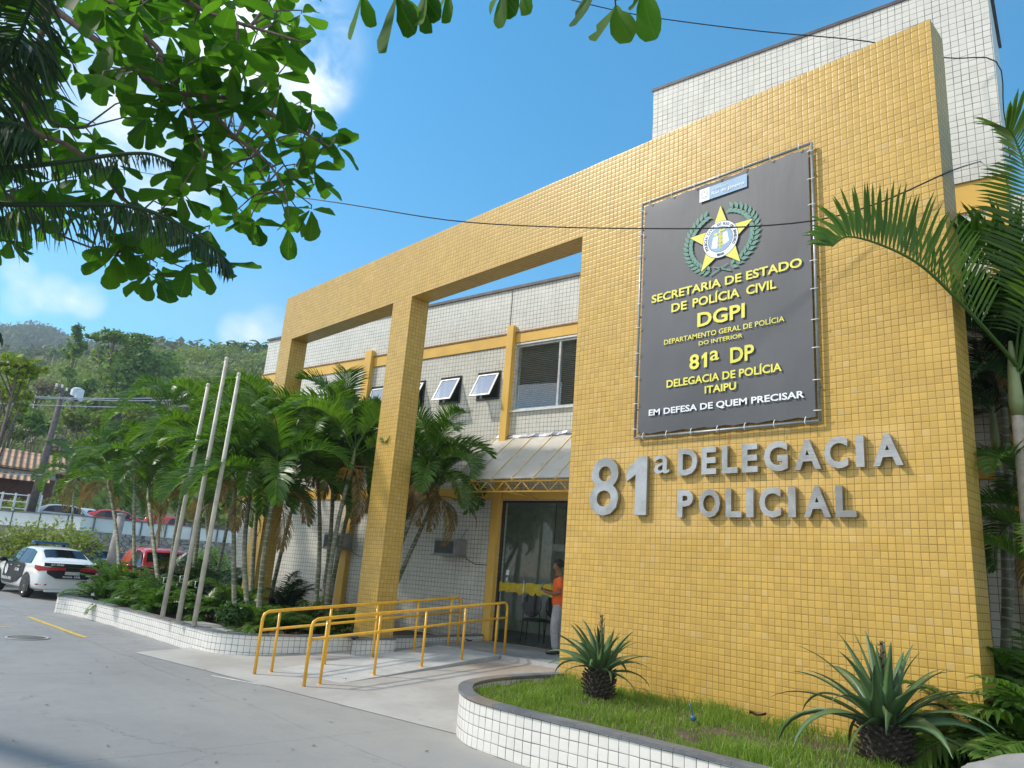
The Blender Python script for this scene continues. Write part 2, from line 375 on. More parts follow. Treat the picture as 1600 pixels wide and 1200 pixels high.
def apron_mat():
    t = NT('apron_concrete'); a = t.noise(.8, 6, .65); b = t.noise(6, 5)
    base = t.mix(t.mr(a, .35, .65), (.34, .32, .29), (.42, .405, .375))
    x, y, z = t.xyz(t.tc.outputs['Object'])
    br = t.math('MULTIPLY', t.mr(y, 8.0, 8.9), t.mr(t.noise(.9, 5, .7), .38, .6)); base = t.mix(t.math('MULTIPLY', br, .7), base, (.30, .22, .15))
    base = t.mix(t.mr(b, .55, .8, 0, .4), base, (.24, .23, .21))
    return t.done(t.bsdf(base, .85, 0, t.bump(b, .3, .01)))
MAT['apron'] = apron_mat()
ap = MB()
za = lambda d: max(.008, .008 + (d - 6.9) * .052)
ap.add([LW(-12.6, 6.6, .006), LW(-5.4, 6.6, .006), LW(-5.4, 11.1, za(11.1)), LW(-12.6, 11.1, za(11.1))], [(0, 1, 2, 3)])
struct('apron', ap, 'apron')
# wheelchair ramp and landing
rp = MB(); zr = lambda d: .012 + (d - 6.95) * .0665
A0, A1 = -9.97, -8.5
rp.add([LW(A0, 6.95, .012), LW(A1, 6.95, .012), LW(A1, 11.1, .3), LW(A0, 11.1, .3), LW(A0, 6.95, -.05), LW(A1, 6.95, -.05), LW(A1, 11.1, 0), LW(A0, 11.1, 0)], [(0, 1, 2, 3), (4, 5, 1, 0), (5, 6, 2, 1), (7, 4, 0, 3)])
MAT['ramp'] = plain('ramp', (.43, .43, .415), .8, var=.12, scale=3, bump=.2, bscale=70)
struct('ramp', rp, 'ramp')
ld = MB(); c = [LW(-10.35, 11.1, 0), LW(-4, 11.1, 0), LW(-4, 13.0, 0), LW(-10.35, 13.0, 0)]
ld.add([Vector((p.x, p.y, .305)) for p in c] + [Vector((p.x, p.y, -.05)) for p in c], [(0, 1, 2, 3), (4, 5, 1, 0), (5, 6, 2, 1), (6, 7, 3, 2), (7, 4, 0, 3)])
MAT['landing'] = plain('landing', (.27, .285, .30), .5, var=.15, scale=3)
struct('landing', ld, 'landing')
ls = MB(); ls.add([LW(-8.46, 11.075, .24), LW(-6, 11.075, .24), LW(-6, 11.097, .30), LW(-8.46, 11.097, .30), LW(-8.46, 11.0, .224), LW(-6, 11.0, .224)], [(0, 1, 2, 3), (4, 5, 1, 0)])
struct('landing_edge', ls, 'concrete')
# painted lines and manhole
MAT['line_yellow'] = plain('line_yellow', (.62, .42, .05), .7, var=.3, scale=14)
MAT['line_white'] = plain('line_white', (.6, .6, .58), .7, var=.2, scale=14)
def strip(name, p, q, w, mat, z=.004):
    p, q = Vector(p), Vector(q); n = Vector((-(q - p).y, (q - p).x, 0)).normalized() * w / 2; m = MB()
    m.add([Vector((a.x, a.y, z)) for a in (p - n, q - n, q + n, p + n)], [(0, 1, 2, 3)]); struct(name, m, mat)
strip('parking_line', GZ(44, 964), GZ(132, 996), .1, 'line_yellow')
strip('parking_line', GZ(-80, 981), GZ(20, 980), .1, 'line_yellow')
strip('painted_edge_line', GZ(330, 1056), GZ(424, 1073), .05, 'line_white')
mh = MB(); cpt = GZ(43, 997); mh.lathe([(0, .012), (.27, .012), (.275, .008)], (cpt.x, cpt.y, 0), 28)
MAT['iron'] = plain('iron', (.13, .125, .115), .7, .3, var=.3, scale=20, bump=.5, bscale=60)
mho = obj('manhole_cover', mh, 'iron'); tag(mho, 'round grey iron manhole cover set in the yard at left', 'manhole cover')
mr_ = MB(); mr_.lathe([(.29, .005), (.29, .014), (.34, .014), (.345, .005)], (cpt.x, cpt.y, 0), 28); obj('rim', mr_, 'concrete', mho)

# ---------------------------------------------------------------- police station building
BL = thing('police_station', 'two storey white tiled building with yellow bands, standing behind the yellow portal', 'building', (0, 0, 0), TH)
def wall_holes(mb, a0, a1, z0, z1, d0, d1, holes):
    xs = sorted({a0, a1, *[h[0] for h in holes], *[h[1] for h in holes]}); zs = sorted({z0, z1, *[h[2] for h in holes], *[h[3] for h in holes]})
    xs = [x for x in xs if a0 <= x <= a1]; zs = [z for z in zs if z0 <= z <= z1]
    hole = lambda x, z: any(h[0] - 1e-6 < x < h[1] + 1e-6 and h[2] < z < h[3] for h in holes)
    # front skin, back skin, reveals
    for i in range(len(xs) - 1):
        for j in range(len(zs) - 1):
            x, z = (xs[i] + xs[i + 1]) / 2, (zs[j] + zs[j + 1]) / 2
            if hole(x, z): continue
            X0, X1, Z0, Z1 = xs[i], xs[i + 1], zs[j], zs[j + 1]
            mb.add([(X0, d0, Z0), (X1, d0, Z0), (X1, d0, Z1), (X0, d0, Z1)], [(0, 1, 2, 3)]); mb.add([(X0, d1, Z0), (X1, d1, Z0), (X1, d1, Z1), (X0, d1, Z1)], [(3, 2, 1, 0)])
    for h in holes:
        x0, x1, z0_, z1_ = h[:4]
        mb.add([(x0, d0, z0_), (x1, d0, z0_), (x1, d1, z0_), (x0, d1, z0_)], [(0, 1, 2, 3)]); mb.add([(x0, d0, z1_), (x1, d0, z1_), (x1, d1, z1_), (x0, d1, z1_)], [(3, 2, 1, 0)])
        mb.add([(x0, d0, z0_), (x0, d1, z0_), (x0, d1, z1_), (x0, d0, z1_)], [(0, 1, 2, 3)]); mb.add([(x1, d0, z0_), (x1, d1, z0_), (x1, d1, z1_), (x1, d0, z1_)], [(3, 2, 1, 0)])
D0 = 13.1; ZR = 8.38
SW = [(-11.32, -10.62), (-12.53, -11.84), (-13.76, -13.07), (-15.09, -14.40), (-16.45, -15.76), (-17.7, -17.0)]
SZ = (5.65, 6.34)
holes = [(-10.28, -7.6, .3, 3.28), (-10.2, -7.6, 5.32, 6.90)] + [(a, b, *SZ) for a, b in SW]
w = MB(); wall_holes(w, -20.3, -7.2, 0, ZR, D0, D0 + .2, holes)
w.box(-20.3, -20.1, D0 + .2, 21, 0, ZR); w.box(-20.1, -6, 20.8, 21, 0, ZR)
obj('wall', w, 'white_tile', BL, True)
w = MB(); w.box(-20.34, -7.2, D0 - .035, D0 + .25, ZR, ZR + .04); w.box(-20.34, -7.2, D0 - .045, D0 - .035, ZR - .03, ZR + .04); w.box(-20.34, -20.07, D0 + .25, 21, ZR, ZR + .04)
MAT['cap_metal'] = plain('cap_metal', (.10, .085, .085), .5, .3, var=.2)
obj('parapet_cap', w, 'cap_metal', BL, True)
w = MB(); w.box(-20.1, -6, D0 + .2, 20.8, 7.2, 7.4); obj('roof', w, 'concrete', BL, True)
w = MB(); w.box(-20.1, -6, D0 + .2, 20.8, 3.45, 3.6); obj('floor_slab', w, 'interior', BL, True)
# yellow bands
w = MB(); w.box(-20.32, -15.42, D0 - .03, D0 - .002, 6.92, 7.2); w.box(-15.12, -10.46, D0 - .03, D0 - .002, 6.92, 7.2); w.box(-10.23, -7.2, D0 - .03, D0 - .002, 6.96, 7.2); obj('upper_band', w, 'yellow_paint', BL, True)
w = MB(); w.box(-20.32, -15.42, D0 - .03, D0 - .002, 3.3, 3.56); w.box(-15.12, -10.5, D0 - .03, D0 - .002, 3.3, 3.56); w.box(-10.26, -7.2, D0 - .03, D0 - .002, 3.3, 3.52); obj('lower_band', w, 'yellow_paint', BL, True)
w = MB(); w.box(-20.3, -15.42, D0 - .05, D0 - .002, 7.203, 7.235); w.box(-15.12, -10.46, D0 - .05, D0 - .002, 7.203, 7.235); w.box(-10.23, -7.2, D0 - .05, D0 - .002, 7.203, 7.235)
MAT['rust_trim'] = plain('rust_trim', (.35, .2, .1), .7, var=.3, scale=12); obj('band_drip_edge', w, 'rust_trim', BL, True)
for a0, a1, z1 in ((-15.4, -15.14, 7.38), (-10.44, -10.25, 7.38)):
    w = MB(); w.box(a0, a1, D0 - .13, D0 - .002, .2 if a0 < -12 else 3.60, z1); obj('pilaster', w, 'yellow_paint', BL, True, .006)
w = MB(); w.box(-10.49, -10.285, D0 - .13, D0 - .002, .3, 3.597); obj('pilaster', w, 'yellow_paint', BL, True, .006)
# expansion joint strip
w = MB(); w.box(-10.47, -10.455, D0 - .008, D0 - .002, 7.4, ZR - .04); obj('joint_strip', w, 'dark_metal', BL, True)
# small awning windows
for a0, a1 in SW:
    z0, z1 = SZ; fr = MB(); t_ = .045; y0, y1 = D0 - .02, D0 + .06
    fr.box(a0, a0 + t_, y0, y1, z0, z1); fr.box(a1 - t_, a1, y0, y1, z0, z1); fr.box(a0 + t_, a1 - t_, y0, y1, z0, z0 + t_); fr.box(a0 + t_, a1 - t_, y0, y1, z1 - t_, z1)
    fo = obj('window', fr, 'dark_metal', BL, True)
    an = R(27) if a0 > -15 else R(12); h = z1 - z0 - .03; zt = z1 - .07
    dn = Vector((0, -math.sin(an), -math.cos(an))); nn = Vector((0, -math.cos(an), math.sin(an))) * .012
    def bar(mb, p, q, wd):
        p, q = Vector(p), Vector(q); u = (q - p) / 2; s_ = Vector((1, 0, 0)) if abs(u.x) < 1e-6 else dn
        mb.obox((p + q) / 2, u, s_ * wd, nn)
    xa, xb = a0 + .06, a1 - .06; T0 = Vector((xa, D0 - .03, zt)); T1 = Vector((xb, D0 - .03, zt)); sa = MB()
    bar(sa, T0, T0 + dn * h, .018); bar(sa, T1, T1 + dn * h, .018); bar(sa, T0 + dn * .018 + Vector((.018, 0, 0)), T1 + dn * .018 - Vector((.018, 0, 0)), .018); bar(sa, T0 + dn * (h - .018) + Vector((.018, 0, 0)), T1 + dn * (h - .018) - Vector((.018, 0, 0)), .018)
    s_o = obj('sash', sa, 'white_frame', fo); s_o.matrix_parent_inverse = Matrix.Identity(4)
    pa = MB(); e = Vector((.02, 0, 0)); pa.add([T0 + e + dn * .03, T1 - e + dn * .03, T1 - e + dn * (h - .03), T0 + e + dn * (h - .03)], [(3, 2, 1, 0)])
    p_o = obj('pane', pa, 'sash_glass', fo); p_o.matrix_parent_inverse = Matrix.Identity(4)
    bk = MB(); bk.box(a0 - .1, a1 + .1, D0 + .8, D0 + .82, z0 - .2, z1 + .2)
# large window with blinds
a0, a1, z0, z1 = -10.2, -7.6, 5.32, 6.90; fr = MB(); t_ = .05; y0, y1 = D0 + .02, D0 + .09
fr.box(a0, a0 + t_, y0, y1, z0, z1); fr.box(a1 - t_, a1, y0, y1, z0, z1); fr.box(a0 + t_, a1 - t_, y0, y1, z0, z0 + t_); fr.box(a0 + t_, a1 - t_, y0, y1, z1 - t_, z1); fr.box(-9.02, -8.97, y0, y1, z0 + t_, z1 - t_)
fo = obj('window', fr, 'aluminium', BL, True)
pa = MB(); pa.add([(a0 + t_, D0 + .05, z0 + t_), (-9.02, D0 + .05, z0 + t_), (-9.02, D0 + .05, z1 - t_), (a0 + t_, D0 + .05, z1 - t_)], [(0, 1, 2, 3)]); pa.add([(-8.97, D0 + .05, z0 + t_), (a1 - t_, D0 + .05, z0 + t_), (a1 - t_, D0 + .05, z1 - t_), (-8.97, D0 + .05, z1 - t_)], [(0, 1, 2, 3)])
obj('pane', pa, 'window_glass', fo, True)
si = MB(); si.box(a0 - .05, a1, D0 - .06, D0 + .02, z0 - .035, z0 - .002); obj('sill', si, 'white_frame', fo, True); si = MB(); si.box(a0, a1, D0 - .02, D0 + .02, z1 + .002, z1 + .04); obj('head_trim', si, 'white_frame', fo, True)
bl = MB()
for k in range(34):
    z = z0 + .04 + k * .0455; bl.add([(a0 + .05, D0 + .13, z), (a1 - .05, D0 + .13, z), (a1 - .05, D0 + .155, z + .03), (a0 + .05, D0 + .155, z + .03)], [(0, 1, 2, 3)])
MAT['blind'] = plain('blind', (.42, .43, .42), .5); obj('venetian_blind', bl, 'blind', fo, True)
# entrance: glass door set
a0, a1, z0, z1 = -10.28, -7.6, .3, 3.28; fr = MB(); MAT['brown_frame'] = plain('brown_frame', (.10, .055, .03), .4, .4)
fr.box(a0, a0 + .04, D0 + .01, D0 + .09, z0, z1); fr.box(a0 + .04, a1, D0 + .01, D0 + .09, z1 - .045, z1); fr.box(a0 + .04, a1, D0 + .01, D0 + .06, z0, z0 + .03)
do = obj('entrance_door', fr, 'brown_frame', BL, True)
pa = MB(); pa.add([(a0 + .04, D0 + .05, z0 + .03), (a1, D0 + .05, z0 + .03), (a1, D0 + .05, z1 - .045), (a0 + .04, D0 + .05, z1 - .045)], [(0, 1, 2, 3)]); obj('glass_panel', pa, 'door_glass', do, True)
MAT['band_yellow'] = plain('band_yellow', (.50, .38, .015), .5, var=.2, scale=8)
yb = MB(); r2 = random.Random(3); x = a0 + .05; top = []; bot = []
while x < -8.2:
    top.append((x, D0 + .042, 1.52 + r2.uniform(-.01, .05))); bot.append((x, D0 + .042, 1.34 + r2.uniform(-.06, .02))); x += r2.uniform(.03, .11)
for i in range(len(top) - 1): yb.add([bot[i], bot[i + 1], top[i + 1], top[i]], [(0, 1, 2, 3)])
obj('yellow_band', yb, 'band_yellow', do, True)  # flat yellow band with jagged edges across the glass
MAT['paper'] = plain('paper', (.75, .77, .75), .6)
stk = MB(); 
for px, py, ww, hh in ((793.5, 894.5, .085, .11), (792, 905, .045, .07)):
    a, z = LD(px, py, D0 + .04); stk.box(a - ww / 2, a + ww / 2, D0 + .036, D0 + .04, z - hh / 2, z + hh / 2)
obj('sticker', stk, 'paper', do, True)
hd = MB(); hd.tube([(-9.52, D0 - .03, 1.15), (-9.52, D0 - .03, 1.6)], .014, 8); hd.tube([(-9.52, D0 - .03, 1.2), (-9.52, D0 + .045, 1.2)], .009, 6); hd.tube([(-9.52, D0 - .03, 1.55), (-9.52, D0 + .045, 1.55)], .009, 6)
obj('handle', hd, 'aluminium', do, True)
# lobby behind the glass
w = MB(); w.box(-16, -5, D0 + .2, 19, .1, .3); obj('lobby_floor', w, 'dark_floor', BL, True)
w = MB(); w.box(-13, -5, 16.2, 16.3, .3, 3.45); w.box(-13, -12.9, D0 + .2, 16.2, .3, 3.45); obj('lobby_wall', w, 'interior', BL, True)
w = MB(); a, z = LD(874, 856, 15); w.box(a - .2, a + .2, 14.98, 15, z - .08, z + .08); obj('hanging_sign', w, 'paper', BL, True)
w = MB(); w.box(a - .15, a - .14, 14.985, 14.995, z + .08, 3.45); w.box(a + .14, a + .15, 14.985, 14.995, z + .08, 3.45); obj('sign_hanger', w, 'dark_metal', BL, True)
# taller block at the right
E0 = 10.9; TA, TB = -5.70, -.39; TZ = 10.72
w = MB(); w.box(TA, TB, E0, 12.75, 7.42, TZ); obj('tower_wall', w, 'white_tile', BL, True)
w = MB(); w.box(TA - .04, TB + .04, E0 - .02, 12.77, TZ, TZ + .025); w.box(TA - .04, TB + .04, E0 - .02, E0 - .004, TZ - .03, TZ - .001); w.box(TB + .004, TB + .045, E0, 12.79, TZ - .04, TZ - .001); obj('tower_cap', w, 'cap_metal', BL, True)
w = MB(); w.box(TA + .02, TB - .02, E0 + .03, 12.7, 6.98, 7.417); obj('tower_band', w, 'yellow_paint', BL, True)
w = MB(); wall_holes(w, TA + .02, 6, 0, 6.98, E0 + .06, E0 + .26, [(-.55, .05, 1.75, 2.6), (1.2, 2.2, 4.6, 5.9)]); w.box(TB, 6, E0 + .06, E0 + .26, 6.985, 7.1); w.box(TA + .02, TA + .22, E0 + .26, 13.1, 0, 6.98); obj('tower_lower_wall', w, 'white_tile', BL, True)
w = MB(); w.box(TB - .26, TB - .03, E0 - .04, E0 + .058, 0, 6.975); obj('pilaster', w, 'yellow_paint', BL, True)
w = MB(); w.box(TA + .02, TB - .28, E0 + .02, E0 + .058, 3.3, 3.56); w.box(TB - .02, 6, E0 + .02, E0 + .058, 3.3, 3.56); obj('tower_lower_band', w, 'yellow_paint', BL, True)
w = MB(); a0, a1, z0, z1 = -.55, .05, 1.75, 2.6
w.box(a0, a0 + .05, E0 + .04, E0 + .1, z0, z1); w.box(a1 - .05, a1, E0 + .04, E0 + .1, z0, z1); w.box(a0 + .05, a1 - .05, E0 + .04, E0 + .1, z0, z0 + .05); w.box(a0 + .05, a1 - .05, E0 + .04, E0 + .1, z1 - .05, z1)
fo = obj('window', w, 'aluminium', BL, True); pa = MB(); pa.add([(a0 + .05, E0 + .07, z0 + .05), (a1 - .05, E0 + .07, z0 + .05), (a1 - .05, E0 + .07, z1 - .05), (a0 + .05, E0 + .07, z1 - .05)], [(0, 1, 2, 3)]); obj('pane', pa, 'window_glass', fo, True)

# entrance canopy
CN = thing('entrance_canopy', 'sloping translucent plastic canopy on a yellow steel truss above the glass entrance', 'canopy', LW(-8.8, D0, 3.5), TH)
CN_off = Vector((-8.8, D0, 3.5))
def cobj(name, pts_fn, mat): o = obj(name, pts_fn, mat, CN, True); o.location = -CN_off; return o
def canopy_mat():
    t = NT('polycarbonate'); n = t.noise(1.2, 5, .6); c = t.mix(t.mr(n, .3, .7), (.72, .67, .58), (.82, .78, .70))
    c = t.mix(t.mr(t.noise(5, 5, .7), .5, .8, 0, .5), c, (.30, .25, .18))
    b = t.bsdf(c, .35); tr = t.n('ShaderNodeBsdfTranslucent'); t.l(c, tr.inputs[0]); tp = t.n('ShaderNodeBsdfTransparent')
    m1 = t.n('ShaderNodeMixShader'); m1.inputs[0].default_value = .3; t.l(b.outputs[0], m1.inputs[1]); t.l(tr.outputs[0], m1.inputs[2])
    m2 = t.n('ShaderNodeMixShader'); m2.inputs[0].default_value = .08; t.l(m1.outputs[0], m2.inputs[1]); t.l(tp.outputs[0], m2.inputs[2]); return t.done(m2)
MAT['polycarbonate'] = canopy_mat(); MAT['batten'] = plain('batten', (.72, .58, .30), .6)
ca0, ca1, zt, zb, dt, db = -10.62, -6.9, 4.70, 3.56, D0 - .02, 11.72
m = MB(); m.add([(ca0, db, zb), (ca1, db, zb), (ca1, dt, zt), (ca0, dt, zt)], [(0, 1, 2, 3)]); m.add([(ca0, db, zb - .008), (ca1, db, zb - .008), (ca1, dt, zt - .008), (ca0, dt, zt - .008)], [(3, 2, 1, 0)]); cobj('roof_sheet', m, 'polycarbonate')
for k, a in enumerate(np.linspace(ca0 + .02, ca1, 8)):
    m = MB(); m.obox(((a), (db + dt) / 2, (zb + zt) / 2 - .045), (.018, 0, 0), (0, (dt - db) / 2, (zt - zb) / 2), (0, -.02, .025)); cobj('rafter', m, 'yellow_paint'); m = MB(); m.obox((a, (db + dt) / 2, (zb + zt) / 2 + .012), (.016, 0, 0), (0, (dt - db) / 2 - .02, (zt - zb) / 2 - .017), (0, -.004, .005)); cobj('batten', m, 'batten')
m = MB(); tz0, tz1 = zb - .26, zb - .05; dd = db + .06
m.tube([(ca0 + .05, dd, tz0), (ca1, dd, tz0)], .016, 6); m.tube([(ca0 + .02, dd, tz1), (ca1, dd, tz1)], .02, 6)
a = ca0 + .06; k = 0
while a < ca1 - .3: m.tube([(a, dd, tz1 if k % 2 == 0 else tz0), (a + .22, dd, tz0 if k % 2 == 0 else tz1)], .012, 5); a += .22; k += 1
for a in (ca0 + .05, -9.2, -7.8):
    m.tube([(a, dd, tz0), (a, D0 - .14, tz0)], .014, 5); yy = dd; k = 0
    while yy < D0 - .5: m.tube([(a, yy, tz0 if k % 2 == 0 else tz0 + .3), (a, yy + .25, tz0 + .3 if k % 2 == 0 else tz0)], .01, 5); yy += .25; k += 1
cobj('truss', m, 'yellow_paint')
m = MB(); r2 = random.Random(5)
pts = [(ca0 + .05 + i * .12, r2.uniform(-.02, .02), r2.uniform(-.015, .03)) for i in range(31)]
for i in range(30):
    (x0, y0, q0), (x1, y1, q1) = pts[i], pts[i + 1]
    m.add([(x0, dt - .06 + y0, zt - .02 + q0), (x1, dt - .06 + y1, zt - .02 + q1), (x1, dt, zt + .05 + q1), (x0, dt, zt + .05 + q0)], [(0, 1, 2, 3)])
MAT['foil'] = plain('foil', (.3, .32, .36), .4, .8, var=.3, scale=8, bump=.5, bscale=12); cobj('foil_flashing', m, 'foil')

# yellow tiled portal -------------------------------------------------------
PT = thing('tiled_portal', 'yellow tiled portal with two columns, long top beam and wide panel carrying the banner', 'portal', (-7, 8.2, 0))
PY0, PY1, PZ, PB = 8.026, 8.46, 8.15, 6.95
m = MB(); m.box(-17.25, -2.1, PY0, PY1, PB, PZ); obj('beam', m, 'yellow_tile', PT)
m = MB(); m.box(-7.19, -2.1, PY0, PY1, -.05, PB); obj('panel', m, 'yellow_tile', PT)
for x0, x1 in ((-17.25, -16.66), (-12.32, -11.68)): m = MB(); m.box(x0, x1, PY0, PY1, -.05, PB); obj('column', m, 'yellow_tile', PT)

# sign banner -----------------------------------------------------------------
SG = thing('sign_banner', 'tall dark grey framed banner with yellow lettering and a star emblem on the yellow panel', 'banner', (-4.72, 7.95, 5.34))
SX0, SX1, SZ0, SZ1 = -5.99, -3.47, 3.60, 7.08
def banner_mat():
    t = NT('banner_fabric'); n = t.noise(.9, 4, .5); c = t.mix(t.mr(n, .3, .7), (.062, .064, .07), (.085, .087, .094))
    x, y, z = t.xyz(t.tc.outputs['Object'])
    cr = t.noise(1.0, 4, .55, vec=t.cxyz(t.math('MULTIPLY', x, 3.2), 0, t.math('MULTIPLY', z, .9)))
    return t.done(t.bsdf(c, .5, 0, t.bump(cr, .12, .05), .6))
MAT['banner'] = banner_mat(); MAT['sign_yellow'] = plain('sign_yellow', (.80, .73, .10), .5, var=.04); MAT['sign_white'] = plain('sign_white', (.8, .82, .84), .5, var=.03)
MAT['frame_grey'] = plain('frame_grey', (.30, .31, .32), .4, .5)
m = MB(); nx, nz_ = 24, 34; vs = []
for j in range(nz_ + 1):
    for i in range(nx + 1):
        x = SX0 + .045 + (SX1 - SX0 - .09) * i / nx; z = SZ0 + .05 + (SZ1 - SZ0 - .10) * j / nz_
        edge = min(i, nx - i, j, nz_ - j); sc = .012 * math.sin(i * 2.1) if j in (0, nz_) else 0
        vs.append((x, 7.965 + (.006 * noise.noise(Vector((x * 1.5, z * .8, 0))) if edge else 0), z + sc))
m.add(vs, [(j * (nx + 1) + i, j * (nx + 1) + i + 1, (j + 1) * (nx + 1) + i + 1, (j + 1) * (nx + 1) + i) for j in range(nz_) for i in range(nx)], True)
obj('banner_sheet', m, 'banner', SG)
m = MB(); r_ = .018
m.tube([(SX0, 7.965, SZ0), (SX0, 7.965, SZ1)], r_, 8); m.tube([(SX1, 7.965, SZ0), (SX1, 7.965, SZ1)], r_, 8); m.tube([(SX0, 7.965, SZ0), (SX1, 7.965, SZ0)], r_, 8); m.tube([(SX0, 7.965, SZ1), (SX1, 7.965, SZ1)], r_, 8)
for x in (SX0, SX1):
    for z in (SZ0 + .4, (SZ0 + SZ1) / 2, SZ1 - .4): m.tube([(x, 7.965, z), (x, 8.03, z)], .01, 6)
obj('frame', m, 'frame_grey', SG)
cm_ = MB(); cm_.tube([(-.035, -.008, 0), (-.01, -.026, .004), (.028, -.022, 0), (.055, -.006, -.004)], .0055, 5); cme = cm_.mesh('clip', 'sign_white')
def clip(x, z, ang):
    o = bpy.data.objects.new('clip', cme); col.objects.link(o); o.parent = SG; o.location = Vector((x, 7.95, z)) - SG.location; o.rotation_euler = (0, ang, 0)
for k in range(10):
    z = SZ0 + .12 + k * (SZ1 - SZ0 - .24) / 9 + rnd.uniform(-.02, .02); clip(SX0, z, 0); clip(SX1, z, math.pi)
for k in range(7):
    x = SX0 + .15 + k * (SX1 - SX0 - .3) / 6; clip(x, SZ1, R(90)); clip(x, SZ0, R(-90))
TY = 7.949
def line(s, x0, x1, z0, z1, mat='sign_yellow', bold=.024, depth=.002, y=TY, name='lettering'): return text_obj(name, s, x0, x1, z0, z1, (0, y, 0), (1, 0, 0), (0, 0, 1), mat, depth, bold, SG)
line('SECRETARIA DE ESTADO', -5.77, -3.62, 5.48, 5.60)
line('DE', -5.44, -5.20, 5.28, 5.402); line('POLÍCIA', -5.11, -4.43, 5.28, 5.435); line('CIVIL', -4.34, -3.945, 5.28, 5.402)
line('DGPI', -5.035, -4.36, 4.988, 5.186)
line('DEPARTAMENTO GERAL DE POLÍCIA', -5.545, -3.85, 4.838, 4.925, bold=.012)
line('DO INTERIOR', -5.01, -4.39, 4.735, 4.79, bold=.012)
line('8', -5.145, -5.0, 4.425, 4.63); line('1', -4.965, -4.885, 4.428, 4.627); line('ª', -4.845, -4.715, 4.50, 4.632, bold=.004); line('DP', -4.56, -4.24, 4.428, 4.627)
line('DELEGACIA DE POLÍCIA', -5.49, -3.893, 4.230, 4.362)
line('ITAIPU', -4.915, -4.48, 4.083, 4.18)
line('EM DEFESA DE QUEM PRECISAR', -5.763, -3.63, 3.865, 3.965, 'sign_white')
MAT['logo_blue'] = plain('logo_blue', (.25, .40, .56), .5, var=.04); MAT['wreath'] = plain('wreath', (.10, .26, .19), .5, var=.1, scale=20); MAT['ink'] = plain('ink', (.03, .04, .07), .5)
lz0, lz1 = 6.78, 6.97
m = MB(); m.add([(-4.87, TY, lz0), (-4.323, TY, lz0), (-4.323, TY, lz1), (-4.87, TY, lz1)], [(0, 1, 2, 3)]); obj('logo_plate', m, 'logo_blue', SG)
m = MB(); m.add([(-5.026, TY, lz0), (-4.872, TY, lz0), (-4.872, TY, lz1), (-5.026, TY, lz1)], [(0, 1, 2, 3)]); obj('logo_crest_plate', m, 'sign_white', SG)
line('GOVERNO DO', -4.835, -4.60, 6.895, 6.925, 'sign_white', .0, y=TY - .002); line('Rio de Janeiro', -4.835, -4.36, 6.815, 6.878, 'sign_white', .012, y=TY - .002)
def disc(c, r, y, n=40, r0=0):
    m = MB(); vs = [(c[0] + r * math.cos(2 * math.pi * k / n), y, c[1] + r * math.sin(2 * math.pi * k / n)) for k in range(n)]
    if r0 == 0: m.add(vs, [tuple(range(n))])
    else:
        vs += [(c[0] + r0 * math.cos(2 * math.pi * k / n), y, c[1] + r0 * math.sin(2 * math.pi * k / n)) for k in range(n)]; m.add(vs, [(k, (k + 1) % n, n + (k + 1) % n, n + k) for k in range(n)])
    return m
def flatpoly(pts, y): return MB().add([(p[0], y, p[1]) for p in pts], [tuple(range(len(pts)))])
cz = 6.875; cr = disc((-4.949, cz), .058, TY - .0015, r0=.05)
for a in range(5): t_ = 2 * math.pi * a / 5 + .3; cr.add([(-4.949 + .02 * math.cos(t_), TY - .0015, cz + .02 * math.sin(t_)), (-4.949 + .045 * math.cos(t_ + .3), TY - .0015, cz + .045 * math.sin(t_ + .3)), (-4.949 + .045 * math.cos(t_ - .3), TY - .0015, cz + .045 * math.sin(t_ - .3))], [(0, 1, 2)])
obj('logo_crest', cr, 'frame_grey', SG)
EC = (-4.703, 6.145)
# wreath of laurel leaves
m = MB(); r2 = random.Random(11)
for sgn in (-1, 1):
    for k in range(17):
        f = k / 16; ang = R(-90) + sgn * (R(18) + f * R(140 if sgn > 0 else 132)); rr = .43
        cx, cz_ = EC[0] + rr * math.cos(ang) * 1.13, EC[1] + rr * math.sin(ang) + .0
        tx, tz = -math.sin(ang) * sgn, math.cos(ang) * sgn
        for side in (-1, 1):
            dx, dz = tx * .75 + side * math.cos(ang) * .65, tz * .75 + side * math.sin(ang) * .65; L_ = .125; W_ = .028; px_, pz_ = -dz, dx
            y = TY - .0002 * (k % 3) - .0006 * (side > 0)
            m.add([(cx, y, cz_), (cx + dx * L_ * .4 + px_ * W_, y, cz_ + dz * L_ * .4 + pz_ * W_), (cx + dx * L_, y, cz_ + dz * L_), (cx + dx * L_ * .4 - px_ * W_, y, cz_ + dz * L_ * .4 - pz_ * W_)], [(0, 1, 2, 3)])
for sgn in (-1, 1): m.add([(EC[0] - .16 * sgn, TY - .002, EC[1] - .47), (EC[0] - .145 * sgn, TY - .002, EC[1] - .485), (EC[0] + .12 * sgn, TY - .002, EC[1] - .37), (EC[0] + .105 * sgn, TY - .002, EC[1] - .36)], [(0, 1, 2, 3)])
obj('wreath', m, 'wreath', SG)
so_ = [(EC[0] + (.485 if k % 2 == 0 else .20) * math.cos(R(90 + 36 * k)), EC[1] + (.485 if k % 2 == 0 else .20) * math.sin(R(90 + 36 * k)) - .0) for k in range(10)]
sb = [(EC[0] + (x - EC[0]) * 1.035, EC[1] + (z - EC[1]) * 1.035) for x, z in so_]
obj('star_outline', flatpoly(sb, TY - .003), 'ink', SG); obj('star', flatpoly(so_, TY - .004), 'sign_yellow', SG)
obj('emblem_rim', disc(EC, .262, TY - .0045), 'ink', SG); obj('emblem_ring', disc(EC, .255, TY - .005), 'sign_white', SG)
obj('emblem_inner_rim', disc(EC, .182, TY - .0055), 'ink', SG); obj('emblem_disc', disc(EC, .176, TY - .006), 'logo_blue', SG)
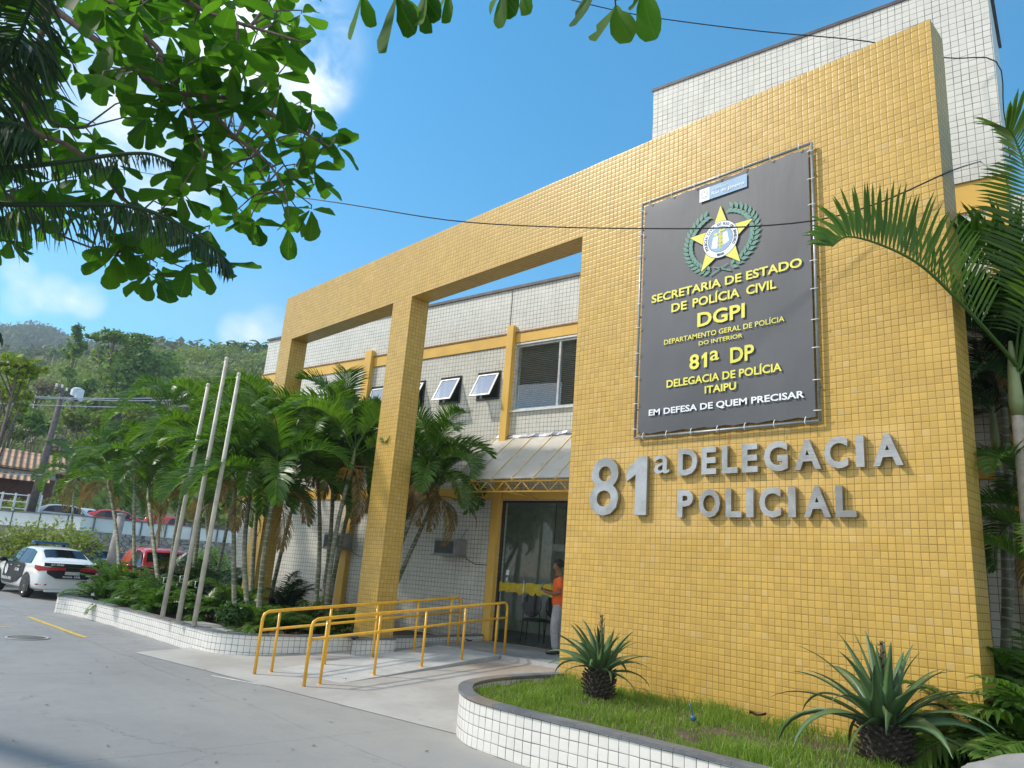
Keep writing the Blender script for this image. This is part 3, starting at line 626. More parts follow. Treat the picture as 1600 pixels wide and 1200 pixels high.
# ring lettering
def ring_text(s, a0, a1, r, h, flip=False):
    n = len(s)
    for i, ch in enumerate(s):
        if ch == ' ': continue
        a = R(a0 + (a1 - a0) * (i + .5) / n); ux = Vector((math.sin(a), 0, -math.cos(a))); uy = Vector((math.cos(a), 0, math.sin(a)))
        if flip: ux, uy = -ux, -uy
        c = Vector((EC[0] + r * math.cos(a), TY - .0065, EC[1] + r * math.sin(a))); w_ = h * (.25 if ch == 'I' else .8)
        text_obj('ring_letter', ch, -w_ / 2, w_ / 2, -h / 2, h / 2, c, ux, uy, 'ink', .0012, .02, SG)
ring_text('POLÍCIA CIVIL DO RIO DE JANEIRO', 212, -32, .217, .04); ring_text('1808', 256, 284, .217, .035, True)
for nm_, pts in (('emblem_book', [(-.13, -.10), (-.045, -.12), (-.04, .06), (-.105, .05)]), ('emblem_book', [(.13, -.06), (.045, -.09), (.04, .08), (.10, .09)])): obj(nm_, flatpoly([(EC[0] + x, EC[1] + z) for x, z in pts], TY - .0065), 'sign_white', SG)
m = MB()
for k, z in enumerate((-.09, -.03, .03)):
    m.add([(EC[0] + x, TY - .0075, EC[1] + zz) for x, zz in ((-.035, z), (.035, z), (.035, z + .012), (-.035, z + .012))], [(0, 1, 2, 3)]); m.add([(EC[0] + x, TY - .0079, EC[1] + zz) for x, zz in ((-.035, z + .012), (-.024, z + .012), (.035, z + .058), (.024, z + .058))], [(0, 1, 2, 3)])
for x in (-.04, .034): m.add([(EC[0] + x + a, TY - .0083, EC[1] + zz) for a, zz in ((0, -.1), (.009, -.1), (.009, .06), (0, .06))], [(0, 1, 2, 3)])
m.add([(EC[0] + x, TY - .0087, EC[1] + zz) for x, zz in ((-.006, -.14), (.006, -.14), (.006, .15), (-.006, .15))], [(0, 1, 2, 3)])
for pts in ([(-.09, .075), (-.05, .06), (-.03, .09), (-.06, .11), (-.09, .1)], [(.0, .10), (.08, .12), (.085, .16), (.03, .13)], [(-.025, .1), (.0, .08), (.02, .12), (0, .14)]): m.add([(EC[0] + x, TY - .0092, EC[1] + z) for x, z in pts], [tuple(range(len(pts)))])
obj('emblem_scales', m, 'sign_yellow', SG)

# steel letters -----------------------------------------------------------------
def steel_mat():
    t = NT('brushed_steel'); v = t.tc.outputs['Object']; x, y, z = t.xyz(v)
    br = t.noise(1, 3, .6, vec=t.cxyz(t.math('MULTIPLY', x, 3), y, t.math('MULTIPLY', z, 90))); cl_ = t.noise(2.2, 4, .6)
    c = t.mix(t.mr(cl_, .35, .65), (.30, .29, .27), (.46, .46, .45))
    return t.done(t.bsdf(c, t.mr(br, .3, .7, .28, .45), .85, t.bump(br, .15, .01)))
MAT['steel'] = steel_mat()
LT = [('8', -6.728, -6.229, 2.565, 3.362), ('1', -6.103, -5.77, 2.568, 3.342), ('ª', -5.661, -5.428, 3.10, 3.341),
      ('D', -5.293, -5.017, 3.062, 3.402), ('E', -4.956, -4.753, 3.062, 3.402), ('L', -4.674, -4.468, 3.062, 3.402), ('E', -4.41, -4.212, 3.062, 3.402), ('G', -4.132, -3.846, 3.058, 3.406), ('A', -3.77, -3.466, 3.062, 3.402), ('C', -3.43, -3.176, 3.058, 3.406), ('I', -3.093, -3.009, 3.062, 3.402), ('A', -2.922, -2.629, 3.062, 3.402),
      ('P', -5.294, -5.071, 2.54, 2.877), ('O', -4.989, -4.7, 2.537, 2.881), ('L', -4.623, -4.419, 2.54, 2.877), ('I', -4.359, -4.267, 2.54, 2.877), ('C', -4.195, -3.936, 2.537, 2.881), ('I', -3.848, -3.764, 2.54, 2.877), ('A', -3.671, -3.377, 2.54, 2.877), ('L', -3.324, -3.112, 2.54, 2.877)]
LL = ['large brushed steel digit 8 at the left end of the wall lettering', 'large brushed steel digit 1 next to the steel 8', 'small raised steel ordinal letter a after the digits 81',
      'steel letter D starting the upper word DELEGACIA', 'steel letter E between D and L in DELEGACIA', 'steel letter L between the two letters E in DELEGACIA', 'steel letter E between L and G in DELEGACIA', 'steel letter G in the middle of DELEGACIA', 'steel letter A between G and C in DELEGACIA', 'steel letter C between A and I in DELEGACIA', 'steel letter I between C and the last A in DELEGACIA', 'steel letter A ending the upper word DELEGACIA',
      'steel letter P starting the lower word POLICIAL', 'steel letter O in the lower word POLICIAL', 'steel letter L between O and I in POLICIAL', 'steel letter I between L and C in POLICIAL', 'steel letter C in the middle of POLICIAL', 'steel letter I between C and A in POLICIAL', 'steel letter A near the end of POLICIAL', 'steel letter L stained brownish at the end of POLICIAL']
for (ch, x0, x1, z0, z1), lb in zip(LT, LL):
    big = ch in '81'
    o = text_obj('wall_letter', ch, x0, x1, z0, z1, (0, 8.014, 0), (1, 0, 0), (0, 0, 1), 'steel', .058, 0 if ch == 'ª' else (.034 if not big else .008))
    tag(o, lb, 'letter', 'steel letters on the yellow wall')
    md = o.modifiers.new('bevel', 'BEVEL'); md.width = .004; md.segments = 1; md.limit_method = 'ANGLE'
    st = MB()
    for fx in (.3, .7):
        x = x0 + (x1 - x0) * (.5 if ch in 'I1' else (.12 if ch in 'LEDP' else fx)); st.tube([(x, 7.99, z0 + (z1 - z0) * (.25 if fx < .5 else .8)), (x, 8.03, z0 + (z1 - z0) * (.25 if fx < .5 else .8))], .006, 5)
    obj('standoff', st, 'aluminium', o)
# ---------------------------------------------------------------- planters
def catmull(pts, n=6, closed=False):
    pts = [Vector((*p, 0)) if len(p) == 2 else Vector(p) for p in pts]; out = []; N = len(pts)
    for i in range(N - 1):
        p0, p1, p2, p3 = pts[max(i - 1, 0)], pts[i], pts[i + 1], pts[min(i + 2, N - 1)]
        for k in range(n):
            t = k / n; out.append(.5 * ((2 * p1) + (-p0 + p2) * t + (2 * p0 - 5 * p1 + 4 * p2 - p3) * t * t + (-p0 + 3 * p1 - 3 * p2 + p3) * t ** 3))
    out.append(pts[-1]); return out
def offset(pts, d):
    out = []
    for i, p in enumerate(pts):
        t = (pts[min(i + 1, len(pts) - 1)] - pts[max(i - 1, 0)]).normalized(); out.append(p + Vector((-t.y, t.x, 0)) * d)
    return out
def ribbon(mb, pa, za_, pb, zb_, u0=0):
    """strip between two polylines, uv = arc length / height"""
    n = len(pa); L_ = [u0]; o = len(mb.v)
    for i in range(1, n): L_.append(L_[-1] + (pa[i] - pa[i - 1]).length)
    mb.uv = mb.uv or []
    for i in range(n): mb.v.append((pa[i].x, pa[i].y, za_)); mb.uv.append((L_[i], za_))
    for i in range(n): mb.v.append((pb[i].x, pb[i].y, zb_)); mb.uv.append((L_[i], zb_))
    for i in range(n - 1): mb.f.append((o + i, o + i + 1, o + n + i + 1, o + n + i)); mb.sm.append(True)
def planter(name, label, pts, top, side=1, basez=-.05):
    """pts run left to right with the soil on the +normal side"""
    T = thing(name, label, 'planter', (pts[0].x, pts[0].y, 0))
    inn = offset(pts, .12); m = MB(); ribbon(m, pts, basez, pts, top - .03); ribbon(m, inn[::-1], basez, inn[::-1], top - .03); obj('tiled_wall', m, 'planter_tile', T)
    co, ci = offset(pts, -.018), offset(pts, .14); m = MB(); ribbon(m, co, top - .03, co, top); ribbon(m, co, top, ci, top); ribbon(m, ci, top, ci, top - .03); ribbon(m, ci, top - .03, co, top - .03); obj('stone_cap', m, 'cap_stone2', T)
    return T, inn
def cap_mat():
    t = NT('cap_stone2'); n = t.noise(2.3, 5, .6); x, y, z = t.xyz(t.tc.outputs['UV']); k = t.math('FLOOR', t.math('DIVIDE', x, .5)); w = t.n('ShaderNodeTexWhiteNoise', noise_dimensions='1D'); t.l(k, w.inputs['W'])
    c = t.mix(t.mr(n, .3, .7), (.105, .115, .13), (.17, .18, .19)); c = t.mix(t.math('MULTIPLY', t.math('GREATER_THAN', w.outputs[0], .72), .45), c, (.30, .21, .13)); c = t.mix(t.mr(t.noise(9, 5, .7), .5, .75, 0, .5), c, (.26, .25, .22))
    j = t.math('LESS_THAN', t.math('FRACT', t.math('DIVIDE', x, .5)), .012); c = t.mix(t.math('MULTIPLY', j, .8), c, (.03, .03, .03))
    return t.done(t.bsdf(c, .5, 0, t.bump(n, .2, .01)))
MAT['cap_stone2'] = cap_mat()
MAT['soil'] = plain('soil', (.085, .058, .038), .95, var=.4, scale=7, bump=.8, bscale=30)
def soil_sheet(name, pts, z, amp=.03, mat='soil'):
    bm = bmesh.new(); vs = [bm.verts.new((p.x, p.y, z)) for p in pts]; bm.faces.new(vs); bmesh.ops.triangulate(bm, faces=bm.faces[:])
    for _ in range(4): bmesh.ops.subdivide_edges(bm, edges=[e for e in bm.edges if e.calc_length() > .45], cuts=1, use_grid_fill=False); bmesh.ops.triangulate(bm, faces=bm.faces[:])
    for v in bm.verts:
        if not v.is_boundary: v.co.z += amp * (noise.noise(v.co * 1.3) + .5 * noise.noise(v.co * 4)) + amp * .6
    me = bpy.data.meshes.new(name); bm.to_mesh(me); bm.free(); me.materials.append(MAT[mat]); o = bpy.data.objects.new(name, me); col.objects.link(o); o['kind'] = 'structure'; return o
lp = catmull([(-20.9, 5.12), (-20.4, 5.35), (-19.4, 5.47), (-17.5, 5.55), (-15.2, 5.60), (-13.6, 5.60), (-12.85, 5.70), (-12.42, 6.05), (-12.25, 6.6), (-12.18, 7.3), (-12.16, 8.01)], 6)
lp_full = [Vector((-21.3, 8.6, 0)), Vector((-21.1, 7, 0)), Vector((-20.98, 5.9, 0))] + [Vector((-20.95, 5.3, 0))] + lp[1:]
LPT, linn = planter('front_planter', 'long low white tiled planter with grey stone cap, holding the areca palms and flagpoles', lp_full, .41)
bp = [Vector((-11.72, 8.47, 0))] + [LW(-10.42, 9.3 + i * .4, 0) for i in range(10)]; bp = [Vector((p.x, p.y, 0)) for p in bp]; bp[-1] = Vector((*LW(-10.42, 12.95, 0).xy, 0))
LPT2, linn2 = planter('side_planter', 'short straight white tiled planter beside the ramp between yellow column and entrance', bp, .42)
soil_sheet('planter_soil', linn[3:] + [Vector((-12.0, 8.3, 0)), Vector((-11.85, 8.6, 0))] + linn2[1:] + [LW(-20.2, 13.05, 0), Vector((-21.2, 8.7, 0)), linn[1], linn[2]], .27)
rp_ = catmull([(-7.20, 8.01), (-7.2, 7.3), (-7.15, 6.75), (-6.98, 6.22), (-6.7, 5.85), (-6.3, 5.55), (-5.85, 5.40), (-5.2, 5.40), (-4.4, 5.47), (-3.2, 5.52), (-1.8, 5.55), (-.4, 5.58), (1.2, 5.6)], 6)
RPT, rinn = planter('lawn_planter', 'low curved white tiled planter filled with grass in front of the yellow panel', rp_, .46)
soil_sheet('lawn_soil', rinn + [Vector((1.2, 8.02, 0)), Vector((-7.05, 8.02, 0))], .36, .03)
soil_sheet('garden_soil', [Vector((-2.08, 8.03, 0)), Vector((7, 8.03, 0)), Vector((7, 11.4, 0)), LW(-.5, 10.95, 0), LW(-3.7, 10.95, 0), Vector((-5, 8.5, 0)), Vector((-2.08, 8.5, 0))], .3, .03)
sp_ = MB(); ps = [Vector((-14.35, 5.7, 0)), Vector((-12.75, 5.80, 0)), Vector((-12.8, 6.15, 0)), Vector((-14.35, 6.05, 0))]
sp_.add([(p.x, p.y, .425) for p in ps] + [(p.x, p.y, .2) for p in ps], [(0, 1, 2, 3), (4, 5, 1, 0), (5, 6, 2, 1), (6, 7, 3, 2), (7, 4, 0, 3)])
obj('flagpole_footing', sp_, 'concrete', LPT)

# grass -----------------------------------------------------------------------
def inside(p, poly):
    c = False; n = len(poly); j = n - 1
    for i in range(n):
        a, b = poly[i], poly[j]
        if (a.y > p[1]) != (b.y > p[1]) and p[0] < (b.x - a.x) * (p[1] - a.y) / (b.y - a.y + 1e-12) + a.x: c = not c
        j = i
    return c
MAT['grass'] = leaf_mat('grass', (.10, .19, .025), (.27, .38, .06), .35, .5)
gm = MB(); gp = offset(rp_, .15) + [Vector((1.2, 8.0, 0)), Vector((-7.0, 8.0, 0))]; r2 = random.Random(21); cnt = 0
while cnt < 26000:
    x, y = r2.uniform(-7.1, .6), r2.uniform(5.5, 8.0)
    if x > -1.2 and r2.random() < .6: continue
    if not inside((x, y), gp): continue
    dn = noise.noise(Vector((x * 1.1, y * 1.1, 0))); dn2 = noise.noise(Vector((x * 3.3, y * 3.3, 5)))
    if dn2 < -.28 and r2.random() < .75: continue
    if x > -3.6 and y > 7.2 and r2.random() < .5: continue
    cnt += 1; h = (.042 + .05 * r2.random()) * (1 + dn * .8) * (1.5 if dn2 > .2 else 1) * (1.35 if y > 7.7 else 1); a = r2.uniform(0, 6.28); w_ = r2.uniform(.0022, .005); l = r2.uniform(.1, .75) * h; b = r2.uniform(0, 6.28)
    c_, s_ = math.cos(a) * w_, math.sin(a) * w_; lx, ly = math.cos(b) * l, math.sin(b) * l; z = .375
    gm.add([(x - c_, y - s_, z), (x + c_, y + s_, z), (x + lx * .35 + c_ * .8, y + ly * .35 + s_ * .8, z + h * .6), (x + lx * .35 - c_ * .8, y + ly * .35 - s_ * .8, z + h * .6), (x + lx, y + ly, z + h * .95)], [(0, 1, 2, 3), (3, 2, 4)])
go = obj('grass', gm, 'grass'); tag(go, 'bright green grass growing in the curved planter before the yellow panel', 'grass', None, 'stuff')
# small things in the grass and on the ground
MAT['blue_plastic'] = plain('blue_plastic', (.02, .10, .22), .35); MAT['dead_leaf'] = plain('dead_leaf', (.16, .08, .035), .8, var=.4, scale=30)
p = GZ(1083, 1124, .44); m = MB(); m.sphere(p + Vector((0, 0, .01)), .032, 10, 6, (1, .8, .9), .4); m.tube([p, p + Vector((-.02, 0, .09)), p + Vector((-.05, 0, .15))], .006, 5)
o = obj('plastic_scrap', m, 'blue_plastic'); tag(o, 'small crumpled blue plastic scrap lying in the grass between the two agaves', 'litter')
def curled_leaf(p, s, ang):
    m = MB(); vs = []; 
    for i in range(7):
        t = i / 6; w_ = s * .45 * math.sin(math.pi * min(1, t * .9 + .08)) ; z = s * (.12 + .35 * abs(t - .5))
        for k in (-1, 0, 1): q = Vector(((t - .5) * s * 1.3, k * w_, z + abs(k) * s * .22)); q.rotate(Quaternion((0, 0, 1), ang)); vs.append(p + q)
    m.add(vs, [(i * 3 + k, (i + 1) * 3 + k, (i + 1) * 3 + k + 1, i * 3 + k + 1) for i in range(6) for k in range(2)], True); return m
for (p, s, a, lb) in ((GZ(1184, 1122, .46), .13, .5, 'curled dry brown leaf standing in the grass near the larger agave'), (GZ(541, 1065, .02), .11, 2.1, 'dry brown leaf lying on the concrete in front of the handrail'), (WY(732, 1004, 10.0), .13, .2, 'dry leaf lying at the far end of the ramp by the wall')):
    o = obj('dead_leaf', curled_leaf(p, s, a), 'dead_leaf'); tag(o, lb, 'leaf')
r2 = random.Random(90)
def bits(n, poly_fn):
    m = MB()
    for i in range(n):
        x, y, z = poly_fn(); s = r2.uniform(.008, .03); a = r2.uniform(0, 6.28); u = Vector((math.cos(a), math.sin(a), r2.uniform(-.2, .3))) * s; v = Vector((-math.sin(a), math.cos(a), r2.uniform(-.2, .3))) * s * .5
        c = Vector((x, y, z + .006)); m.add([c - u, c - v, c + u, c + v], [(0, 1, 2, 3)])
    return m
def yardpt():
    while True:
        x, y = r2.uniform(-22, -3), r2.uniform(1.5, 6.8)
        if y < 5.2 or (-11.8 < x < -8): return x, y, .004 if y < 6.6 else .03
o = obj('leaf_litter', bits(160, yardpt), 'dead_leaf'); tag(o, 'scattered leaf crumbs and grit on the grey yard', 'litter', None, 'stuff')

# handrails -------------------------------------------------------------------
def handrail(aa, d_first, posts, d_last, label, gd0):
    T = thing('ramp_handrail', label, 'handrail', LW(aa, 7, 0), 0, 'yellow handrails of the ramp')
    H = lambda d: zr(d) + .88; r = .024
    def P(d, z): return LW(aa, d, z)
    m = MB(); pts = [P(d_first, zr(d_first) - .02), P(d_first, H(d_first) - .10), P(d_first + .02, H(d_first) - .035), P(d_first + .09, H(d_first) + .005)]
    for k in range(1, 12): d = d_first + .09 + (d_last - .09 - d_first - .09) * k / 12; pts.append(P(d, H(d) + .004))
    pts += [P(d_last - .09, H(d_last) + .005), P(d_last - .02, H(d_last) - .035), P(d_last, H(d_last) - .10), P(d_last, zr(d_last) - .02)]
    m.tube(pts, r, 10); obj('top_rail', m, 'rail_paint', T)
    m = MB(); m.tube([P(d_first, H(d_first) - .26), P(d_last, H(d_last) - .26)], .02, 8); obj('middle_rail', m, 'rail_paint', T)
    for d in posts: m = MB(); m.tube([P(d, zr(d) - .02), P(d, H(d))], .021, 8); m.lathe([(.02, .01), (.045, .008), (.045, 0)], P(d, zr(d)), 12); obj('post', m, 'rail_paint', T)
handrail(-8.63, 6.95, [7.22, 8.22, 9.23, 10.2, 11.1], 11.38, 'yellow tube handrail on the right side of the ramp, nearer the camera', 0)
handrail(-9.80, 6.97, [7.26, 8.24, 9.25, 10.24, 11.15], 11.42, 'yellow tube handrail on the left side of the ramp, beside the yellow column', 0)

# flagpoles -------------------------------------------------------------------
MAT['pole_paint'] = plain('pole_paint', (.50, .47, .39), .5, var=.15, scale=5)
for (bx, by), (tx, ty), lb in (((253, 966), (327, 594), 'leftmost and shortest looking of the three cream flagpoles in the planter'), ((278, 972), (356, 552), 'middle and tallest looking of the three cream flagpoles'), ((303, 977), (375, 577), 'rightmost of the three cream flagpoles in the planter')):
    b = GZ(bx, by, .425); t_ = WY(tx, ty, b.y); T = thing('flagpole', lb, 'flagpole', b, 0, 'cream flagpoles in the planter')
    m = MB(); m.tube([b, b + (t_ - b) * .45, b + (t_ - b) * .97], [.048, .046, .036], 8); obj('pole', m, 'pole_paint', T)
    m = MB(); m.lathe([(.036, 0), (.045, .03), (.03, .07), (0, .08)], b + (t_ - b) * .97, 8); m.tube([b + (t_ - b) * .965, b + (t_ - b) * .965 + Vector((-.10, -.02, .01))], .008, 5); obj('truck_cap', m, 'pole_paint', T)
    c = b + (t_ - b) * .15; m = MB(); m.tube([c + Vector((-.01, -.05, .05)), c + Vector((-.02, -.1, .04)), c + Vector((-.02, -.1, -.06)), c + Vector((-.01, -.05, -.07))], .007, 5); obj('rope_cleat', m, 'aluminium', T)

# air conditioners --------------------------------------------------------------
MAT['ac_grey'] = plain('ac_grey', (.10, .11, .12), .55, .2); MAT['ac_light'] = plain('ac_light', (.34, .35, .36), .5, .2)
def ac(a0, a1, z0, z1, label):
    T = thing('air_conditioner', label, 'air conditioner', LW((a0 + a1) / 2, D0, z0), TH, 'window air conditioners on the ground floor wall'); off = Vector(((a0 + a1) / 2, D0, z0))
    def p(n_, m, mat): o = obj(n_, m, mat, T, True); o.location = -off; return o
    m = MB(); m.box(a0, a1, D0 - .42, D0 + .02, z0, z1); c = p('casing', m, 'ac_light'); md = c.modifiers.new('b', 'BEVEL'); md.width = .012; md.segments = 2
    m = MB(); m.box(a0 + .03, a1 - .03, D0 - .426, D0 - .421, z0 + .03, z1 - .06)
    for k in range(9): z = z0 + .05 + k * (z1 - z0 - .13) / 9; m.box(a0 + .04, a1 - .04, D0 - .436, D0 - .427, z, z + .012)
    p('grille', m, 'ac_grey')
    m = MB(); m.box(a0 - .06, a1 + .06, D0 - .48, D0, z0 - .03, z0 - .003); m.tube([(a0 + .03, D0 - .46, z0 - .02), (a0 + .03, D0, z1 + .25)], .009, 5); m.tube([(a1 - .03, D0 - .46, z0 - .02), (a1 - .03, D0, z1 + .25)], .009, 5); p('bracket', m, 'ac_light')
    m = MB(); m.tube([(a1 + .02, D0 - .01, z0 - .05), (a1 + .3, D0 - .015, z0 - .16), (a1 + .72, D0 - .015, z0 - .16)], .008, 5); p('wire', m, 'dark_metal')
ac(-11.84, -11.22, 2.02, 2.38, 'grey window air conditioner on a bracket left of the entrance')
ac(-15.75, -15.1, 2.02, 2.40, 'grey window air conditioner partly hidden behind the middle yellow column')

# cables ------------------------------------------------------------------------
MAT['cable'] = plain('cable', (.012, .012, .014), .5)
pts = [WY(-60, 235, 2.6), WY(60, 247, 3.0), WY(200, 266, 3.6), WY(370, 294, 4.4), WY(536, 318, 5.1), WY(700, 344, 5.9), WY(850, 354, 6.5), WY(1000, 357, 7.0), WY(1130, 356, 7.35), WY(1270, 345, 7.7), WY(1370, 318, 7.85), WY(1468, 275, 7.98), WY(1500, 262, 8.9), LW(LD(1532, 251, E0)[0], E0 + .02, LD(1532, 251, E0)[1])]
m = MB(); m.tube(catmull(pts, 4), .0085, 6); o = obj('overhead_cable', m, 'cable'); tag(o, 'black overhead cable crossing in front of the banner and the star emblem', 'cable')
ct = [WY(840, -14, 7.2), WY(930, 9, 7.6), WY(1019, 27, 8.1), WY(1190, 49, 8.9), WY(1354, 64.5, 9.6), WY(1474, 90, 10.35)]
c0 = LW(TB + .015, E0 - .015, LD(1544, 101, E0)[1]); ct += [c0, LW(TB + .02, E0 + .7, c0.z - .35), LW(TB + .02, E0 + 1.3, c0.z - .8)]
m = MB(); m.tube(catmull(ct, 4), .0085, 6); o = obj('overhead_cable', m, 'cable'); tag(o, 'black overhead cable running from the top leaves to the corner of the white block', 'cable')

# ---------------------------------------------------------------- plants
MAT['palm_leaf'] = leaf_mat('palm_leaf', (.034, .10, .016), (.135, .235, .04), .42, .36, (1.2, 1.35, .3))
MAT['palm_young'] = leaf_mat('palm_young', (.07, .13, .02), (.17, .23, .03), .4, .45)
MAT['palm_dead'] = leaf_mat('palm_dead', (.13, .085, .04), (.36, .25, .08), .3, .7, (1, 1, .8))
MAT['palm_leaf_shaded'] = leaf_mat('palm_leaf_shaded', (.018, .045, .016), (.045, .095, .028), .2, .4)  # darker copy of the palm leaf, shade put into its colour
MAT['fruit'] = plain('fruit', (.5, .22, .03), .6, var=.4, scale=30)
def trunk_mat():
    t = NT('palm_trunk'); x, y, z = t.xyz(t.tc.outputs['Object']); n = t.noise(3, 5, .6)
    ring = t.math('FRACT', t.math('ADD', t.math('MULTIPLY', z, 9), t.math('MULTIPLY', n, .8))); rg = t.math('LESS_THAN', ring, .18)
    c = t.mix(t.mr(n, .35, .65), (.12, .135, .07), (.27, .26, .18)); c = t.mix(t.math('MULTIPLY', rg, .7), c, (.42, .40, .33)); c = t.mix(t.mr(t.noise(14, 4, .7), .5, .7, 0, .5), c, (.07, .06, .04))
    return t.done(t.bsdf(c, .75, 0, t.bump(t.math('ADD', rg, n), .5, .01)))
MAT['palm_trunk'] = trunk_mat(); MAT['crownshaft'] = plain('crownshaft', (.20, .23, .09), .45, var=.2, scale=5)
def frond(mb, base, az, el, L_, droop, n=44, ll=.40, lw=.016, vee=.55, twist=0, curl=.55, r=random, tipdroop=.5, gap=0):
    """pinnate leaf: arching stalk with two combs of folded leaflets"""
    base = Vector(base); pts = []; p = base.copy(); e = el; N = 14
    for i in range(N + 1):
        pts.append(p.copy()); d = Vector((math.cos(az) * math.cos(e), math.sin(az) * math.cos(e), math.sin(e))); p = p + d * (L_ / N); e -= droop / N * (.45 + 1.35 * i / N); az += twist / N
    mb.tube(pts, [.013 * (1 - .8 * i / N) + .003 for i in range(N + 1)], 5, False)
    for k in range(n):
        t = .22 + .78 * (k + .5) / n; f = t * N; i = min(int(f), N - 1); q = pts[i].lerp(pts[i + 1], f - i); tan = (pts[i + 1] - pts[i]).normalized()
        sd = tan.cross(Vector((0, 0, 1))); sd = sd.normalized() if sd.length > 1e-3 else Vector((1, 0, 0)); up = sd.cross(tan).normalized()
        prof = math.sin(math.pi * min(1, (t - .22) / .78 * .86 + .13)) ** .6
        for s in (-1, 1):
            if r.random() < gap: continue
            l = ll * prof * r.uniform(.85, 1.1); fw = .45 + .75 * t; v_ = vee * r.uniform(.75, 1.2)
            d1 = (sd * s + tan * fw + up * v_).normalized(); d2 = (d1 + Vector((0, 0, -curl * r.uniform(.6, 1.3)))).normalized(); d3 = (d2 + Vector((0, 0, -curl * tipdroop))).normalized()
            m1 = q + d1 * l * .4; m2 = m1 + d2 * l * .35; tip = m2 + d3 * l * .25; wv = tan.cross(d1).cross(d1); wv = (tan - d1 * tan.dot(d1)).normalized() * lw * r.uniform(.8, 1.15)
            mb.add([q - wv * .35, q + wv * .35, m1 + wv, m1 - wv, m2 + wv * .75, m2 - wv * .75, tip], [(0, 1, 2, 3), (3, 2, 4, 5), (5, 4, 6)])
def crown_mesh(name, seed, nf=9, L_=(1.7, 2.3), els=(20, 75), droop=(1.3, 2.3), mat='palm_leaf', n=58, ll=.56, lw=.017, vee=.85, curl=.4, **kw):
    r = random.Random(seed); m = MB()
    for k in range(nf):
        f = k / max(1, nf - 1); az = k * 2.4 + r.uniform(-.3, .3); el = R(els[0] + (els[1] - els[0]) * f + r.uniform(-8, 8)); frond(m, (0, 0, .02 * k), az, el, r.uniform(*L_) * (1 - .15 * (f > .8)), r.uniform(*droop), n=n, ll=ll, lw=lw, vee=vee, curl=curl, r=r, twist=r.uniform(-.4, .4), **kw)
    return m.mesh(name, mat)
CR = [crown_mesh('crown', s, nf=nf, els=e) for s, nf, e in ((1, 11, (20, 82)), (2, 12, (10, 80)), (3, 10, (25, 84)), (4, 13, (0, 82)))]
DF = []
for s in range(3):
    r = random.Random(s + 50); m = MB()
    for k in range(2): frond(m, (0, 0, -.1), r.uniform(0, 6.28), R(r.uniform(-35, 20)), r.uniform(1.2, 1.7), r.uniform(1.6, 2.2), n=34, ll=.36, r=r, vee=.1, curl=.9, gap=.15, lw=.013)
    DF.append(m.mesh('dead_frond', 'palm_dead'))
FRU = MB(); r = random.Random(9)
for k in range(16):
    a = r.uniform(0, 6.28); l = r.uniform(.25, .5); FRU.tube([(0, 0, 0), (math.cos(a) * l * .5, math.sin(a) * l * .5, -.02), (math.cos(a) * l * .75, math.sin(a) * l * .75, -l * .7)], [.008, .006, .004], 4, False)
    for j in range(7): t = j / 7; FRU.sphere((math.cos(a) * l * (.45 + .3 * t), math.sin(a) * l * (.45 + .3 * t), -l * .7 * t), .013, 5, 3)
FRU = FRU.mesh('fruit_stalks', 'fruit')
def palm(cpx, Y, low, label, var=0, sc=1.0, dead=0, fruit=False, r0=.05, group='areca palms in the front planter', leaf=None, rotz=None, cz=None, cat='palm', zb=.25, name='areca_palm'):
    """crown point and a low trunk point are read at depth Y"""
    top = WY(cpx[0], cpx[1], Y); lo = WY(low[0], low[1], Y + rnd.uniform(-.1, .1)); d = (lo - top); base = top + d * ((zb - top.z) / d.z)
    T = thing(name, label, cat, base, 0, group)
    bow = Vector((rnd.uniform(-.12, .12), rnd.uniform(-.12, .12), 0)); pts = [base.lerp(top, t) + bow * math.sin(math.pi * t) for t in (0, .08, .2, .35, .5, .65, .8, .9, 1)]
    rs = [r0 * 1.5, r0 * 1.2, r0 * 1.02, r0, r0 * .95, r0 * .9, r0 * .85, r0 * .8, r0 * .8]; k0 = 6
    m = MB(); m.tube(pts[:8], rs[:8], 9); obj('trunk', m, 'palm_trunk', T)
    m = MB(); m.tube([pts[7], pts[7].lerp(pts[8], .5), pts[8] + Vector((0, 0, .12)), pts[8] + Vector((0, 0, .3))], [r0 * .8, r0 * 1.05, r0 * .75, r0 * .3], 9); obj('crownshaft', m, 'crownshaft', T)
    o = bpy.data.objects.new('crown', CR[var % len(CR)]); col.objects.link(o); o.parent = T; o.location = top - base + Vector((0, 0, .1)); o.rotation_euler = (rnd.uniform(-.12, .12), rnd.uniform(-.12, .12), rnd.uniform(0, 6.28) if rotz is None else rotz); o.scale = (sc,) * 3
    if leaf: o.material_slots[0].link = 'OBJECT'; o.material_slots[0].material = MAT[leaf]
    for k in range(dead):
        o = bpy.data.objects.new('dead_frond', DF[(var + k) % 3]); col.objects.link(o); o.parent = T; o.location = top - base; o.rotation_euler = (0, 0, rnd.uniform(0, 6.28)); o.scale = (sc,) * 3
    if fruit: o = bpy.data.objects.new('fruit_stalks', FRU); col.objects.link(o); o.parent = T; o.location = top - base - Vector((0, 0, .15)); o.rotation_euler = (0, 0, rnd.uniform(0, 6.28))
    return T
palm((118, 748), 8.4, (112, 850), 'areca palm furthest left, beyond the white patrol car', 1, 1.0, 2, zb=0)
palm((168, 752), 6.9, (186, 930), 'short areca palm at the left end of the planter beside the patrol car', 3, .85, 2)
palm((212, 722), 7.5, (212, 890), 'areca palm with a dark trunk before the red parked car', 0, .95, 2, True)
palm((231, 770), 6.7, (246, 900), 'low areca palm with a bent trunk left of the flagpoles', 2, .9, 1)
palm((262, 655), 8.9, (247, 880), 'tall areca palm rising behind the left flagpole', 1, 1.05, 1, True)
